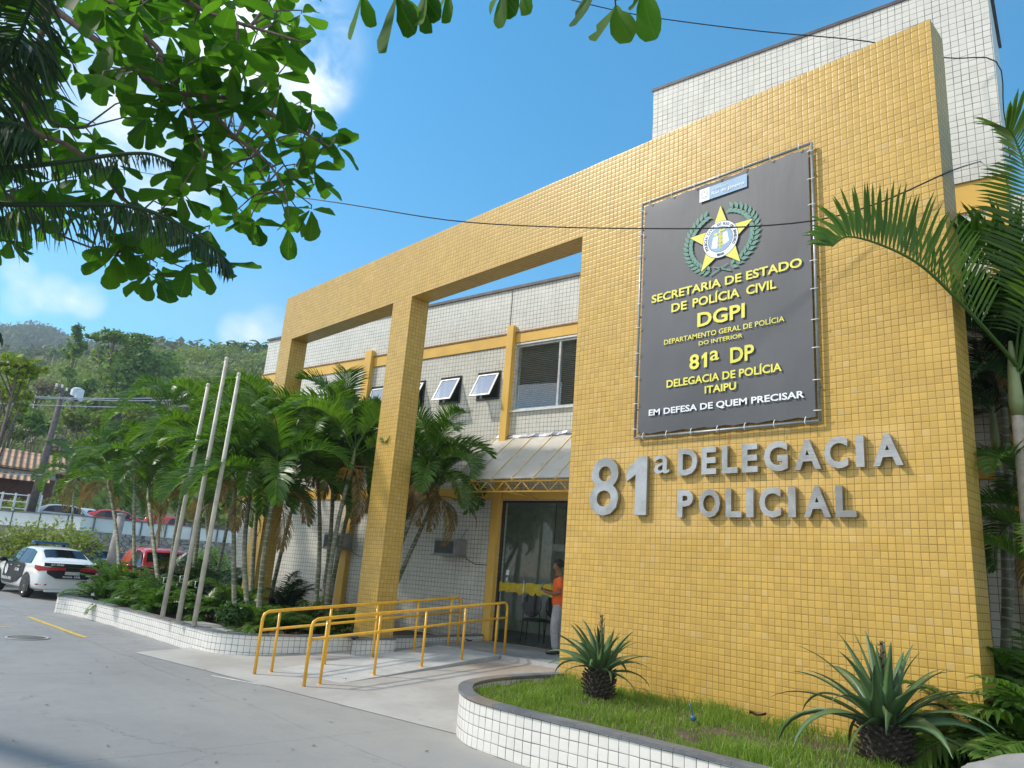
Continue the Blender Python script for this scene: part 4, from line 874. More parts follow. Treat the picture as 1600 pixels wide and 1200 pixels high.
palm((290, 740), 7.2, (268, 900), 'areca palm between the left flagpole and the low bent palm', 3, .9, 1)
palm((322, 700), 7.6, (300, 900), 'areca palm whose crown hides the middle of the flagpoles', 0, 1.0, 1)
palm((380, 668), 9.6, (346, 850), 'tall areca palm standing back behind the right flagpole', 2, 1.05, 2, True)
palm((366, 772), 6.7, (367, 915), 'areca palm with a straight grey trunk just right of the flagpoles', 1, .95, 1)
palm((394, 752), 7.0, (392, 925), 'areca palm right in front of the left yellow column', 3, .9, 1)
palm((430, 762), 6.9, (408, 940), 'leaning areca palm nearest the handrail with its trunk bent to the right', 0, 1.0, 1)
palm((412, 690), 7.7, (396, 900), 'tall areca palm crossing the top of the left yellow column', 2, 1.0, 1)
palm((478, 715), 9.2, (439, 872), 'areca palm with a thin dark leaning trunk before the tiled wall', 1, 1.0, 1)
palm((495, 728), 8.5, (491, 900), 'areca palm with a mossy trunk, left of the pair by the wall', 0, 1.05, 1)
palm((520, 700), 8.9, (504, 900), 'areca palm with a mossy trunk, right of the pair by the wall', 3, 1.05, 2, True)
palm((552, 722), 8.4, (522, 900), 'areca palm with a curved pale trunk just left of the middle column', 2, .95, 1, True)
palm((572, 712), 9.5, (528, 900), 'areca palm with drooping fronds against the middle column', 1, .95, 2)
palm((668, 742), 9.3, (582, 960), 'areca palm behind the middle column with brown and purple hanging fronds', 3, .82, 3)
palm((684, 770), 9.9, (588, 985), 'second areca palm behind the middle column, its fronds low over the tiled wall', 0, .8, 3)
palm((440, 720), 10.2, (425, 900), 'shaded areca palm behind the left column against the wall', 1, .95, 2)
palm((320, 770), 9.6, (330, 900), 'shaded areca palm at the back of the planter behind the flagpoles', 0, .9, 2)

# low bushes in the planter: clumps of young palm leaves and a broad-leaved shrub
def clump_mesh(seed, nf, L_, els, mat, n=20, ll=.26, lw=.014):
    r = random.Random(seed); m = MB()
    for k in range(nf): frond(m, (r.uniform(-.18, .18), r.uniform(-.18, .18), 0), r.uniform(0, 6.28), R(r.uniform(*els)), r.uniform(*L_), r.uniform(.8, 1.8), n=n, ll=ll, lw=lw, r=r, vee=.3)
    return m.mesh('leaves', mat)
CL = [clump_mesh(70 + i, 22, (.7, 1.2), (25, 85), 'palm_leaf', n=24, ll=.32, lw=.016) for i in range(3)]
def clump(px, py, Y, sc, label, mat=None, i=0, z=.28, cat='bush', group='low leafy clumps under the palms', szz=1.0):
    p = WY(px, py, Y); p.z = z; T = thing('young_palm_clump', label, cat, p, 0, group)
    o = bpy.data.objects.new('leaves', CL[i % 3]); col.objects.link(o); o.parent = T; o.rotation_euler = (0, 0, rnd.uniform(0, 6.28)); o.scale = (sc, sc, sc * szz)
    if mat: o.material_slots[0].link = 'OBJECT'; o.material_slots[0].material = MAT[mat]
for a in [(160, 925, 6.1, .9, 'bushy green palm clump at the left tip of the planter'), (185, 915, 6.9, 1.1, 'dense green palm clump below the red car'), (215, 920, 6.4, 1.0, 'arching green palm clump left of the flagpole bases'), (240, 930, 6.2, .9, 'bright palm clump touching the left flagpole'), (268, 925, 6.9, 1.1, 'palm clump behind the middle flagpole base'),
          (172, 900, 7.6, 1.3, 'tall green palm clump beyond the left tip of the planter'), (205, 905, 7.2, 1.25, 'tall green palm clump covering the base of the bent palm'), (255, 900, 7.8, 1.4, 'tall dark palm clump between the two left flagpoles', 'palm_leaf_shaded'), (325, 930, 6.9, 1.0, 'green palm clump just right of the right flagpole base'), (380, 930, 7.4, 1.1, 'green palm clump behind the broad leaved bush'),
          (300, 915, 7.6, 1.2, 'tall dark palm clump behind the flagpoles', 'palm_leaf_shaded'), (335, 905, 8.2, 1.3, 'dark palm clump right of the flagpoles', 'palm_leaf_shaded'), (350, 880, 9.0, 1.3, 'dark shaded palm clump deep in the planter', 'palm_leaf_shaded'), (400, 915, 8.8, 1.2, 'dark palm clump behind the left column', 'palm_leaf_shaded'),
          (415, 950, 6.6, .8, 'palm clump between broad leaved bush and handrail'), (447, 935, 9.0, 1.1, 'shaded palm clump beside the left column and tiled wall', 'palm_leaf_shaded'), (480, 945, 8.0, .75, 'yellow green palm clump beyond the handrail start', 'palm_young'), (505, 948, 7.6, .7, 'light green palm clump under the pair of mossy trunks', 'palm_young'), (538, 948, 8.6, .75, 'small palm clump next to the middle column', 'palm_young'), (460, 958, 7.2, .55, 'small yellowish palm clump by the stone cap', 'palm_young')]:
    clump(*a[:5], *(a[5:]), i=int(a[0]) % 3)
MAT['shrub_leaf'] = leaf_mat('shrub_leaf', (.03, .085, .018), (.10, .19, .04), .3, .35)
def leaf_cloud(mb, c, rad, n, size, r, flat=1.0, shell=.5, asp=.5):
    c = Vector(c)
    for k in range(n):
        d = Vector((r.gauss(0, 1), r.gauss(0, 1), r.gauss(0, 1))).normalized(); q = c + Vector((d.x * rad[0], d.y * rad[1], d.z * rad[2])) * (shell + (1 - shell) * r.random())
        u = Vector((r.gauss(0, 1), r.gauss(0, 1), r.gauss(0, .6))).normalized(); w_ = u.cross(d + Vector((r.gauss(0, .5), r.gauss(0, .5), .4))).normalized(); s = size * r.uniform(.6, 1.25); h_ = u.cross(w_) * s * .12
        mb.add([q - u * s, q - w_ * s * asp + h_, q + u * s, q + w_ * s * asp + h_], [(0, 1, 2, 3)])
def shrub(p, rad, n, size, mat, label, name='shrub', group=None, lobes=5, cat='shrub', seed=0, stems=True):
    r = random.Random(seed + int(abs(p[0] * 100))); p = Vector(p); T = thing(name, label, cat, p, 0, group); m = MB()
    for k in range(lobes): o_ = Vector((r.uniform(-.5, .5) * rad[0], r.uniform(-.5, .5) * rad[1], rad[2] * r.uniform(.7, 1.35))); s = r.uniform(.45, .75); leaf_cloud(m, p + o_, (rad[0] * s, rad[1] * s, rad[2] * s), n // lobes, size, r, shell=.35)
    obj('foliage', m, mat, T)
    if stems:
        m = MB()
        for k in range(6): m.tube([p, p + Vector((r.uniform(-.3, .3) * rad[0], r.uniform(-.3, .3) * rad[1], rad[2] * .6)), p + Vector((r.uniform(-.6, .6) * rad[0], r.uniform(-.6, .6) * rad[1], rad[2] * 1.3))], [.03 * rad[0], .02 * rad[0], .008 * rad[0]], 5)
        obj('stems', m, 'bark', T)
    return T
q = WY(365, 972, 6.15); shrub((q.x, q.y, .28), (.36, .36, .33), 620, .055, 'shrub_leaf', 'broad leaved glossy green bush in the planter right of the flagpoles')
q = WY(545, 935, 9.2); shrub((q.x, q.y, .28), (.3, .3, .25), 200, .05, 'shrub_leaf', 'small green bush at the foot of the middle column')

# agaves ------------------------------------------------------------------------
def agave_leaf_mat():
    t = NT('agave_leaf'); geo = t.n('ShaderNodeNewGeometry'); n = t.noise(4, 4); c = t.mix(t.math('ADD', t.math('MULTIPLY', geo.outputs['Random Per Island'], .7), t.math('MULTIPLY', n, .3)), (.03, .082, .03), (.125, .20, .075))
    return t.done(t.bsdf(c, .42, 0, None, .4))
MAT['agave_leaf'] = agave_leaf_mat(); MAT['agave_trunk'] = plain('agave_trunk', (.045, .034, .026), .85, var=.5, scale=20, bump=.5)
MAT['agave_stub'] = plain('agave_stub', (.075, .06, .045), .8, var=.5, scale=25)
def blade(mb, base, az, el, L_, droop, w0, twist=0, r=random):
    N = 10; p = Vector(base); e = el; sp = []; roll = r.uniform(-.7, .7)
    for i in range(N + 1):
        d = Vector((math.cos(az) * math.cos(e), math.sin(az) * math.cos(e), math.sin(e))); sp.append((p.copy(), d)); p = p + d * (L_ / N); e -= droop / N * (.3 + 1.7 * i / N); az += twist / N
    vs = []
    for i, (q, d) in enumerate(sp):
        t = i / N; w_ = w0 * (.75 + .6 * math.sin(math.pi * min(t * 1.25, 1)) if t < .5 else 1) * (1 - max(0, t - .25) / .75) ** .75 * 1.15; sd = Vector((-math.sin(az), math.cos(az), 0)); up = sd.cross(d) * -1
        if up.z < 0 and e > -1: up = -up
        sd2 = Quaternion(d, roll) @ sd; up2 = Quaternion(d, roll) @ up; vs += [q - sd2 * w_ + up2 * w_ * .28, q, q + sd2 * w_ + up2 * w_ * .28, q - up2 * .008 * (1 - t)]
    fs = []
    for i in range(N): a = i * 4; b = a + 4; fs += [(a, a + 1, b + 1, b), (a + 1, a + 2, b + 2, b + 1), (a + 2, a + 3, b + 3, b + 2), (a + 3, a, b, b + 3)]
    mb.add(vs, fs, True)
def agave_bud(T, p, h):
    m = MB(); r = random.Random(3); m.tube([p, p + Vector((0, 0, h))], [.022, .014], 6)
    for k in range(26): z = h * (.45 + .55 * k / 26); a = k * 2.4; d = Vector((math.cos(a), math.sin(a), .6)); q = p + Vector((0, 0, z)); m.add([q, q + Vector((-math.sin(a), math.cos(a), 0)) * .012 + d * .025, q + d * .06, q - Vector((-math.sin(a), math.cos(a), 0)) * .012 + d * .025], [(0, 1, 2, 3)])
    obj('flower_bud', m, 'agave_bud', T)
MAT['agave_bud'] = plain('agave_bud', (.12, .085, .035), .8, var=.5, scale=30)
def agave(p, label, seed, nl, L_, els, droop, w0, th, tr, spec=()):
    r = random.Random(seed); p = Vector(p); T = thing('agave', label, 'agave', p, 0, 'agaves in the grass before the yellow panel')
    m = MB(); m.lathe([(tr * .8, -.05), (tr * .95, th * .2), (tr, th * .6), (tr * .85, th), (0, th * 1.05)], p, 16); tk = obj('trunk', m, 'agave_trunk', T)
    m = MB()
    for k in range(130):
        z = th * (k / 130) ; a = k * 2.4; rr = tr * .95; b = p + Vector((math.cos(a) * rr, math.sin(a) * rr, z)); o_ = Vector((math.cos(a), math.sin(a), .25 + .3 * r.random())).normalized(); sd = Vector((-math.sin(a), math.cos(a), 0)); l = tr * r.uniform(.25, .5)
        m.add([b - sd * .028, b + sd * .028, b + o_ * l + sd * .012 + Vector((0, 0, .012)), b + o_ * l - sd * .012 + Vector((0, 0, .012)), b + Vector((0, 0, -.02)), b + o_ * l + Vector((0, 0, -.006))], [(0, 1, 2, 3), (0, 3, 5, 4), (1, 4, 5, 2), (3, 2, 5)])
    obj('leaf_stubs', m, 'agave_stub', tk)
    L0 = [(k * 2.399, R(els[0] + (els[1] - els[0]) * (k / nl) ** .8 + r.uniform(-5, 5)), L_ * r.uniform(.85, 1.1) * (1 - .25 * (k / nl)), droop * (1 - (k / nl)) ** .8 * r.uniform(.7, 1.3)) for k in range(nl)]
    for az, el, l, dr in L0 + list(spec):
        m = MB(); rr = tr * .55 * math.cos(el); blade(m, p + Vector((math.cos(az) * rr, math.sin(az) * rr, th * .92 + r.uniform(-.02, .04))), az, el, l, dr, w0 * r.uniform(.85, 1.1), r.uniform(-.3, .3), r); obj('leaf', m, 'agave_leaf', T)
    return T
agave_bud(agave(GZ(935, 1090, .40), 'smaller agave with upright pointed leaves near the left end of the grass', 5, 42, .70, (2, 88), 1.4, .034, .31, .15), GZ(935, 1090, .40) + Vector((0, 0, .3)), .62)
agave_bud(agave(GZ(1386, 1192, .40), 'larger agave with wide drooping leaves near the right end of the grass', 8, 42, .98, (0, 86), 1.6, .047, .31, .18), GZ(1386, 1192, .40) + Vector((0, 0, .3)), .68)
# ---------------------------------------------------------------- right-hand garden palms
def big_palm(base, top, fr, label, r0, name='tall_palm', leaf='palm_leaf', seed=4, group='palms right of the yellow panel'):
    T = thing(name, label, 'palm', base, 0, group); base, top = Vector(base), Vector(top); r = random.Random(seed)
    m = MB(); pts = [base.lerp(top, t) for t in (0, .1, .3, .6, .9, 1)]; m.tube(pts, [r0 * 1.5, r0 * 1.15, r0, r0 * .95, r0 * .9, r0 * .9], 12); obj('trunk', m, 'pale_trunk', T)
    m = MB(); m.tube([top, top + Vector((0, 0, .15)), top + Vector((0, 0, .5)), top + Vector((0, 0, .8))], [r0 * .9, r0 * 1.15, r0 * .8, r0 * .3], 10); obj('crownshaft', m, 'crownshaft', T)
    for az, el, L_, dr, tw, n, ll, vee in fr: m = MB(); frond(m, top + Vector((0, 0, .35)), R(az), R(el), L_, dr, n=n, ll=ll, lw=.017, vee=vee, twist=tw, curl=.35, r=r); obj('frond', m, leaf, T)
    return T
MAT['pale_trunk'] = plain('pale_trunk', (.42, .36, .28), .8, var=.3, scale=6, bump=.4, bscale=20)
tp = WY(1590, 650, 8.75); bs = Vector((tp.x - .03, 8.8, .25))
big_palm(bs, tp, [(75, 76, 2.6, 1.0, 0, 40, .6, .4), (330, 70, 2.4, 1.2, 0, 40, .55, .4), (20, 60, 2.3, 1.3, 0, 40, .55, .4)],
         'tallest palm at the right edge, pale trunk, one frond arching over the yellow panel', .062)
def gpalm(px, py, Y, lowx, label, var, sc, leaf=None, r0=.05, dead=1): return palm((px, py), Y, (lowx, 1100), label, var, sc, dead, False, r0, 'palms right of the yellow panel', leaf, zb=.28)
gpalm(1560, 540, 10.2, 1560, 'shaded palm directly behind the right edge of the yellow panel, upper one', 1, .7, 'palm_leaf_shaded')
gpalm(1605, 650, 9.9, 1610, 'shaded palm behind the pale trunk at the right edge', 3, .85, 'palm_leaf_shaded')
gpalm(1552, 660, 10.1, 1560, 'shaded palm low behind the right edge of the yellow panel', 0, .62, 'palm_leaf_shaded')
gpalm(1670, 560, 9.7, 1670, 'palm cut by the right edge of the view, behind the tallest palm', 2, 1.2)
gpalm(1640, 830, 9.3, 1645, 'palm with mid height fronds below the pale trunk', 1, .62)
gpalm(1660, 940, 8.9, 1660, 'low palm with bright fronds at the right edge, above the boulder', 2, .6)
for px, py, Y, sc, i, lb in ((1575, 1080, 8.7, 1.05, 0, 'bright palm clump at the foot of the right palms'), (1590, 960, 9.1, 1.35, 1, 'tall young palm clump right of the yellow panel edge'), (1600, 1150, 8.0, 1.1, 2, 'low palm clump just behind the pale boulder'), (1560, 1010, 9.3, 1.6, 2, 'young palm clump in shade behind the panel edge'), (1640, 1050, 8.3, 1.4, 0, 'large palm clump cut by the right edge of the view')):
    clump(px, py, Y, sc, lb, i=i, z=.28, group='low palm clumps right of the panel')
def path_frond(T, path, n, ll, vee, seed, mat='palm_leaf', lw=.018, curl=.2):
    r = random.Random(seed); pts = catmull([WY(*q) for q in path], 6); N = len(pts) - 1; m = MB(); m.tube(pts, [.02 * (1 - .8 * i / N) + .003 for i in range(N + 1)], 6, False)
    for k in range(n):
        t = .2 + .8 * (k + .5) / n; f = t * N; i = min(int(f), N - 1); q = pts[i].lerp(pts[i + 1], f - i); tan = (pts[i + 1] - pts[i]).normalized(); sd = tan.cross(Vector((0, 0, 1))).normalized(); up = sd.cross(tan).normalized(); prof = math.sin(math.pi * min(1, (t - .2) / .8 * .82 + .16)) ** .55
        for s in (-1, 1):
            l = ll * prof * r.uniform(.88, 1.08); d1 = (sd * s * .55 + tan * (.25 + .45 * t) + up * vee * r.uniform(.85, 1.15)).normalized(); d2 = (d1 + Vector((0, 0, -curl)) + tan * .1).normalized(); wv = (tan - d1 * tan.dot(d1)).normalized() * lw
            m1 = q + d1 * l * .45; m2 = m1 + d2 * l * .35; tip = m2 + (d2 + Vector((0, 0, -curl))).normalized() * l * .2; m.add([q - wv * .35, q + wv * .35, m1 + wv, m1 - wv, m2 + wv * .7, m2 - wv * .7, tip], [(0, 1, 2, 3), (3, 2, 4, 5), (5, 4, 6)])
    obj('frond', m, mat, T)
TP_ = bpy.data.objects['tall_palm']
path_frond(TP_, [(1592, 575, 8.75), (1545, 520, 8.3), (1490, 462, 7.85), (1435, 412, 7.55), (1375, 382, 7.35), (1325, 370, 7.2), (1300, 385, 7.1)], 48, .66, 1.5, 3)
path_frond(TP_, [(1592, 575, 8.75), (1608, 470, 8.7), (1614, 370, 8.6), (1606, 280, 8.5), (1585, 215, 8.4), (1572, 200, 8.3)], 50, .68, .35, 4)
# boulder
bc = WY(1655, 1270, 6.1); m = MB(); m.sphere(bc, .50, 32, 20, (1.15, .9, .62), .12); MAT['pale_rock'] = plain('pale_rock', (.27, .265, .25), .75, var=.12, scale=5, bump=.3, bscale=25)
o = obj('boulder', m, 'pale_rock'); tag(o, 'smooth pale rounded boulder at the bottom right corner of the view', 'boulder')

# ---------------------------------------------------------------- overhead broad-leaved tree
def big_leaf_mat():
    t = NT('almond_leaf'); geo = t.n('ShaderNodeNewGeometry'); uvx, uvy, _ = t.xyz(t.tc.outputs['UV'])
    c = t.mix(geo.outputs['Random Per Island'], (.025, .08, .012), (.075, .165, .022))
    vein = t.math('LESS_THAN', t.math('ABSOLUTE', uvy), .035); side = t.math('LESS_THAN', t.math('FRACT', t.math('ADD', t.math('MULTIPLY', uvx, 7), t.math('MULTIPLY', t.math('ABSOLUTE', uvy), -2.2))), .1)
    c = t.mix(t.math('MULTIPLY', t.math('MAXIMUM', vein, t.math('MULTIPLY', side, .5)), .35), c, (.12, .20, .05)); c = t.mix(t.mr(t.noise(9, 4, .7), .55, .75, 0, .35), c, (.10, .12, .015))
    b = t.bsdf(c, .6, spec=.12); tr = t.n('ShaderNodeBsdfTranslucent'); t.l(t.mix(1.0, c, (1.9, 2.3, .55), 'MULTIPLY'), tr.inputs[0]); ms = t.n('ShaderNodeMixShader'); ms.inputs[0].default_value = .5; t.l(b.outputs[0], ms.inputs[1]); t.l(tr.outputs[0], ms.inputs[2]); return t.done(ms)
MAT['almond_leaf'] = big_leaf_mat(); MAT['branch'] = plain('branch', (.16, .105, .075), .85, var=.35, scale=14, bump=.4)
PROF = [(0, .03), (.12, .09), (.3, .19), (.5, .28), (.68, .34), (.84, .33), (.95, .22), (1.0, .05)]
def big_leaf(mb, base, d, up, L_, r):
    d = Vector(d).normalized(); sd = d.cross(Vector(up)); sd = sd.normalized() if sd.length > 1e-3 else Vector((1, 0, 0)); n = sd.cross(d)
    mb.uv = mb.uv or []; vs = []; fold = r.uniform(.1, .4); bend = r.uniform(-.25, .35); base = Vector(base); wv = r.uniform(.85, 1.15)
    for i, (t, w_) in enumerate(PROF):
        q = base + d * (t * L_) - n * (bend * t * t * L_)
        for s in (-1, 0, 1):
            jw = w_ * wv * (1 + r.uniform(-.14, .14) - (r.random() < .07) * .35)
            vs.append(q + sd * (s * jw * L_ * .95) + n * (abs(s) * jw * L_ * fold)); mb.uv.append((t, s * .5))
    mb.add(vs, [(i * 3 + k, i * 3 + k + 1, i * 3 + k + 4, i * 3 + k + 3) for i in range(7) for k in range(2)], True)
TR = thing('almond_tree', 'broad leaved tree hanging over the yard from the upper left, with large oval green leaves', 'tree', (-13.5, -1.0, 0))
tr_top = PD(-260, -160, 9.5)
m = MB(); tb = Vector((-13.5, -1.0, 0)); m.tube([tb, tb.lerp(tr_top, .3) + Vector((-.3, 0, .3)), tb.lerp(tr_top, .7), tr_top, tr_top + Vector((.4, .2, 1.5))], [.24, .19, .16, .13, .05], 12); obj('trunk', m, 'bark', TR)
BR = [([(-260, -160, 9.5), (-60, -60, 8.0), (77, 11, 6.8), (146, 60, 6.4), (215, 111, 6.2), (268, 142, 6.0), (318, 150, 5.9), (380, 157, 5.8), (440, 188, 5.7), (515, 230, 5.7)], .032),
      ([(-60, -60, 8.0), (168, 0, 6.3), (215, 46, 6.1), (250, 80, 6.0), (254, 107, 5.9), (291, 165, 5.8), (307, 215, 5.7), (320, 250, 5.6)], .024),
      ([(77, 11, 6.8), (38, 180, 6.6), (104, 226, 6.3), (153, 261, 6.2), (188, 306, 6.1), (230, 338, 6.0), (268, 352, 5.9), (300, 385, 5.9)], .022),
      ([(-60, -60, 8.0), (200, -40, 6.2), (287, 0, 5.9), (334, 23, 5.8), (406, 46, 5.7), (444, 57, 5.6), (479, 68, 5.6)], .02),
      ([(318, 150, 5.9), (360, 207, 5.7), (414, 249, 5.6), (445, 299, 5.5), (450, 345, 5.5)], .014), ([(291, 165, 5.8), (330, 190, 6.1), (380, 230, 6.2), (425, 300, 6.2)], .012),
      ([(-260, -160, 9.5), (-80, 40, 7.5), (20, 120, 7.0), (80, 190, 6.8), (130, 200, 6.6)], .028), ([(-80, 40, 7.5), (-30, 250, 7.2), (40, 330, 7.0), (100, 370, 6.9), (180, 400, 6.8)], .02),
      ([(287, 0, 5.9), (440, -60, 5.0), (600, -35, 4.4), (760, -40, 4.2), (920, -25, 4.0), (1010, -20, 4.0)], .016)]
m = MB(); allb = []
for pth, r0 in BR:
    pts = catmull([PD(*q) for q in pth], 4); n = len(pts); m.tube(pts, [r0 * (1 - .75 * i / n) for i in range(n)], 7); allb += pts
obj('branches', m, 'branch', TR)
poly = [Vector((x, y, 0)) for x, y in [(-60, -40), (500, -40), (470, 0), (500, 70), (440, 100), (485, 160), (535, 235), (500, 300), (480, 345), (440, 372), (365, 362), (355, 425), (290, 450), (200, 425), (170, 395), (100, 360), (0, 385), (-60, 380)]]
HOLES = [(135, 165, 30), (190, 210, 36), (245, 268, 30), (215, 238, 24), (405, 120, 20), (398, 190, 22), (60, 250, 22), (262, 30, 16), (60, 20, 20), (420, 330, 26), (385, 300, 16), (150, 60, 10), (310, 320, 20), (330, 400, 12), (70, 175, 14), (395, 20, 13), (345, 110, 12), (360, 275, 10), (470, 190, 16), (100, 120, 9), (480, 130, 22), (460, 290, 14)]
r2 = random.Random(33); tw = MB(); lv = MB(); nW = 0
gy = -30
while gy < 450:
    gx = -50
    while gx < 540:
        x, y = gx + r2.uniform(-12, 12), gy + r2.uniform(-12, 12); gx += 34
        if not inside((x, y), poly): continue
        if any((x - a) ** 2 + (y - b) ** 2 < c * c for a, b, c in HOLES): continue
        if y > 330 and x < 200 and r2.random() < .45: continue
        dist_ = 5.5 + r2.random() * 1.6 + (1.0 if x < 150 else 0); P_ = PD(x, y, dist_); nb = min(allb, key=lambda b: (b - P_).length); nb_up = nb.lerp(P_, .5) + Vector((0, 0, .08))
        if (nb - P_).length < 1.6: tw.tube([nb, nb_up, P_ + Vector((0, 0, .03)), P_], [.008, .006, .005, .005], 5, False)
        nl = r2.choice((3, 4, 4, 5)); a0 = r2.uniform(0, 6.28); nW += 1
        for k in range(nl):
            a = a0 + k * 6.28 / nl + r2.uniform(-.3, .3); e = r2.uniform(-1.25, .15); d = Vector((math.cos(a) * math.cos(e), math.sin(a) * math.cos(e), math.sin(e)))
            big_leaf(lv, P_ + d * .02, d, (0, 0, 1) if abs(d.z) < .95 else (1, 0, 0), r2.uniform(.14, .265), r2)
    gy += 29
for (x, y, D_, ls) in ((566, -12, 4.4, [(-.5, .3, -1, .19), (.1, .2, -1, .14)]), (620, -10, 4.4, [(-.15, .1, -1, .26), (.35, .1, -1, .21), (.2, .5, -.5, .15)]), (662, -12, 4.3, [(.15, 0, -1, .16), (-.1, .3, -1, .16), (.4, .1, -.9, .15)]), (700, -14, 4.3, [(.1, 0, -1, .15), (-.3, 0, -1, .14)]), (785, -14, 4.2, [(0, 0, -1, .16), (.45, 0, -1, .14), (.9, 0, -.5, .12), (-.8, 0, -.5, .1)]), (818, -18, 4.2, [(.2, 0, -1, .12)]), (925, -25, 4.0, [(-.15, 0, -1, .19)]), (1005, -18, 4.0, [(.0, .1, -1, .19), (-.7, 0, -1, .09)])):
    P_ = PD(x, y, D_); tw.tube([PD(x, y - 40, D_ + .1), P_], .005, 5)
    for dx, dy, dz, L_ in ls: d = Vector((dx, dy, dz)); big_leaf(lv, P_, d, (-.2, -1, .15), L_ * 1.25, r2)
P_ = PD(962, 9, 4.0); tw.tube([PD(957, -40, 4.0), P_], .004, 5); big_leaf(lv, P_, (-.42, 0, -1), (-.2, -1, .1), .195, r2); big_leaf(lv, P_, (.32, 0, -1), (.1, -1, .1), .21, r2); big_leaf(lv, P_ + Vector((0, 0, .03)), (.3, .2, .1), (-.2, -1, .1), .1, r2)
obj('twigs', tw, 'branch', TR); obj('leaves', lv, 'almond_leaf', TR)

# coconut palm at the far left -------------------------------------------------------
CP = thing('coconut_palm', 'dark palm at the left edge with long hanging leaflets below the broad leaved tree', 'palm', (-7.3, -1.2, 0)); ctop = PD(-170, 250, 6.2)
m = MB(); m.tube([Vector((ctop.x - .2, ctop.y - .2, 0)), Vector((ctop.x - .1, ctop.y - .1, 2)), ctop], [.16, .12, .1], 12); obj('trunk', m, 'palm_trunk', CP)
MAT['coco_leaf'] = leaf_mat('coco_leaf', (.012, .035, .012), (.03, .07, .02), .18, .45)
def hang_frond(path, n, l0, l1, wv, lean=(0, 0), seed=1, both=True, spread=.25):
    r = random.Random(seed); pts = catmull([PD(*q) for q in path], 6); m = MB(); N = len(pts) - 1; m.tube(pts, [.022 * (1 - .8 * i / N) + .003 for i in range(N + 1)], 6, False)
    for k in range(n):
        t = (k + .5) / n; f = t * N; i = min(int(f), N - 1); q = pts[i].lerp(pts[i + 1], f - i); tan = (pts[i + 1] - pts[i]).normalized(); sd = tan.cross(Vector((0, 0, 1))).normalized()
        for s in ((-1, 1) if both else (1,)):
            l = (l0 + (l1 - l0) * t) * r.uniform(.75, 1.1) * (math.sin(math.pi * min(1, .25 + t * .7)) ** .5); d1 = (sd * s * spread * r.uniform(.5, 1.5) + tan * r.uniform(.15, .5) + Vector((lean[0], lean[1], -.75))).normalized(); d2 = (d1 + Vector((0, 0, -.6)) + tan * r.uniform(-.2, .2)).normalized()
            wd = (tan - d1 * tan.dot(d1)).normalized(); wd = (wd + Vector((r.uniform(-.5, .5), r.uniform(-.5, .5), 0))).normalized() * wv; m1 = q + d1 * l * .45; tip = m1 + d2 * l * .55
            m.add([q - wd * .5, q + wd * .5, m1 + wd, m1 - wd, tip], [(0, 1, 2, 3), (3, 2, 4)])
    obj('frond', m, 'coco_leaf', CP)
hang_frond([(-170, 250, 6.2), (-60, 300, 6.1), (0, 318, 6.0), (110, 320, 5.8), (200, 322, 5.6), (270, 345, 5.4), (330, 385, 5.3), (362, 415, 5.3)], 105, .44, .28, .0075, seed=2)
hang_frond([(-170, 250, 6.2), (-80, 262, 6.0), (10, 262, 5.9), (110, 252, 5.8), (170, 243, 5.7), (230, 240, 5.6), (272, 254, 5.5)], 60, .25, .16, .007, seed=3)
hang_frond([(-170, 250, 6.2), (-60, 160, 6.1), (10, 90, 6.0), (45, 20, 5.9), (60, -40, 5.8)], 90, .55, .5, .010, seed=4, spread=.8)
hang_frond([(-170, 250, 6.2), (-90, 120, 6.3), (-30, 60, 6.2), (30, 60, 6.1), (85, 90, 6.0)], 70, .5, .4, .011, seed=5, spread=.6)
hang_frond([(-170, 250, 6.2), (-100, 220, 6.0), (-30, 190, 5.9), (30, 195, 5.8), (60, 215, 5.7)], 70, .5, .4, .011, seed=6, spread=.5)
hang_frond([(-170, 250, 6.2), (-120, 420, 5.9), (-60, 480, 5.8), (-20, 500, 5.7), (2, 525, 5.7)], 40, .25, .2, .009, seed=7, spread=.5)

# ---------------------------------------------------------------- distance: terrace, hills, forest
def azi(px, py=800): q = ray(px, py); return math.atan2(q[1], -q[0])
def elv(px, py): q = ray(px, py); return q[2] / math.hypot(q[0], q[1])
FARP = [(-400, 540), (-150, 512), (0, 508), (60, 508), (85, 514), (110, 526), (135, 537), (215, 533), (255, 537), (300, 550), (340, 565), (420, 585), (700, 600)]
NEARP = [(-400, 590), (0, 592), (100, 575), (150, 565), (200, 557), (300, 552), (360, 552), (420, 556), (600, 580), (900, 640)]
FA = [(azi(x, y), elv(x, y)) for x, y in FARP]; NA = [(azi(x, y), elv(x, y)) for x, y in NEARP]
def interp(tab, a):
    if a <= tab[0][0]: return tab[0][1]
    for (a0, b0), (a1, b1) in zip(tab, tab[1:]):
        if a <= a1: return b0 + (b1 - b0) * (a - a0) / (a1 - a0)
    return tab[-1][1]
def sm(t): t = max(0, min(1, t)); return t * t * (3 - 2 * t)
def hill(a, r):
    zn = interp(NA, a) * 250 + CAM_H - 4; zf = interp(FA, a) * 1000 + CAM_H - 26
    if r < 72: z = 2.2
    elif r < 250: z = 2.2 + (zn - 2.2) * (.35 * (r - 72) / 178 + .65 * sm((r - 72) / 178))
    elif r < 360: z = zn + (zf - zn) * .12 * sm((r - 250) / 110)
    else: z = zn + (zf - zn) * .12 + (zf - zn) * .88 * sm((r - 360) / 640)
    if r > 1000: z -= (r - 1000) * .25
    x, y = -r * math.cos(a), r * math.sin(a); f = sm((r - 72) / 100)
    return z + f * 2.5 * noise.noise(Vector((x / 40, y / 40, 0))) + f * 1.0 * noise.noise(Vector((x / 12, y / 12, 3)))
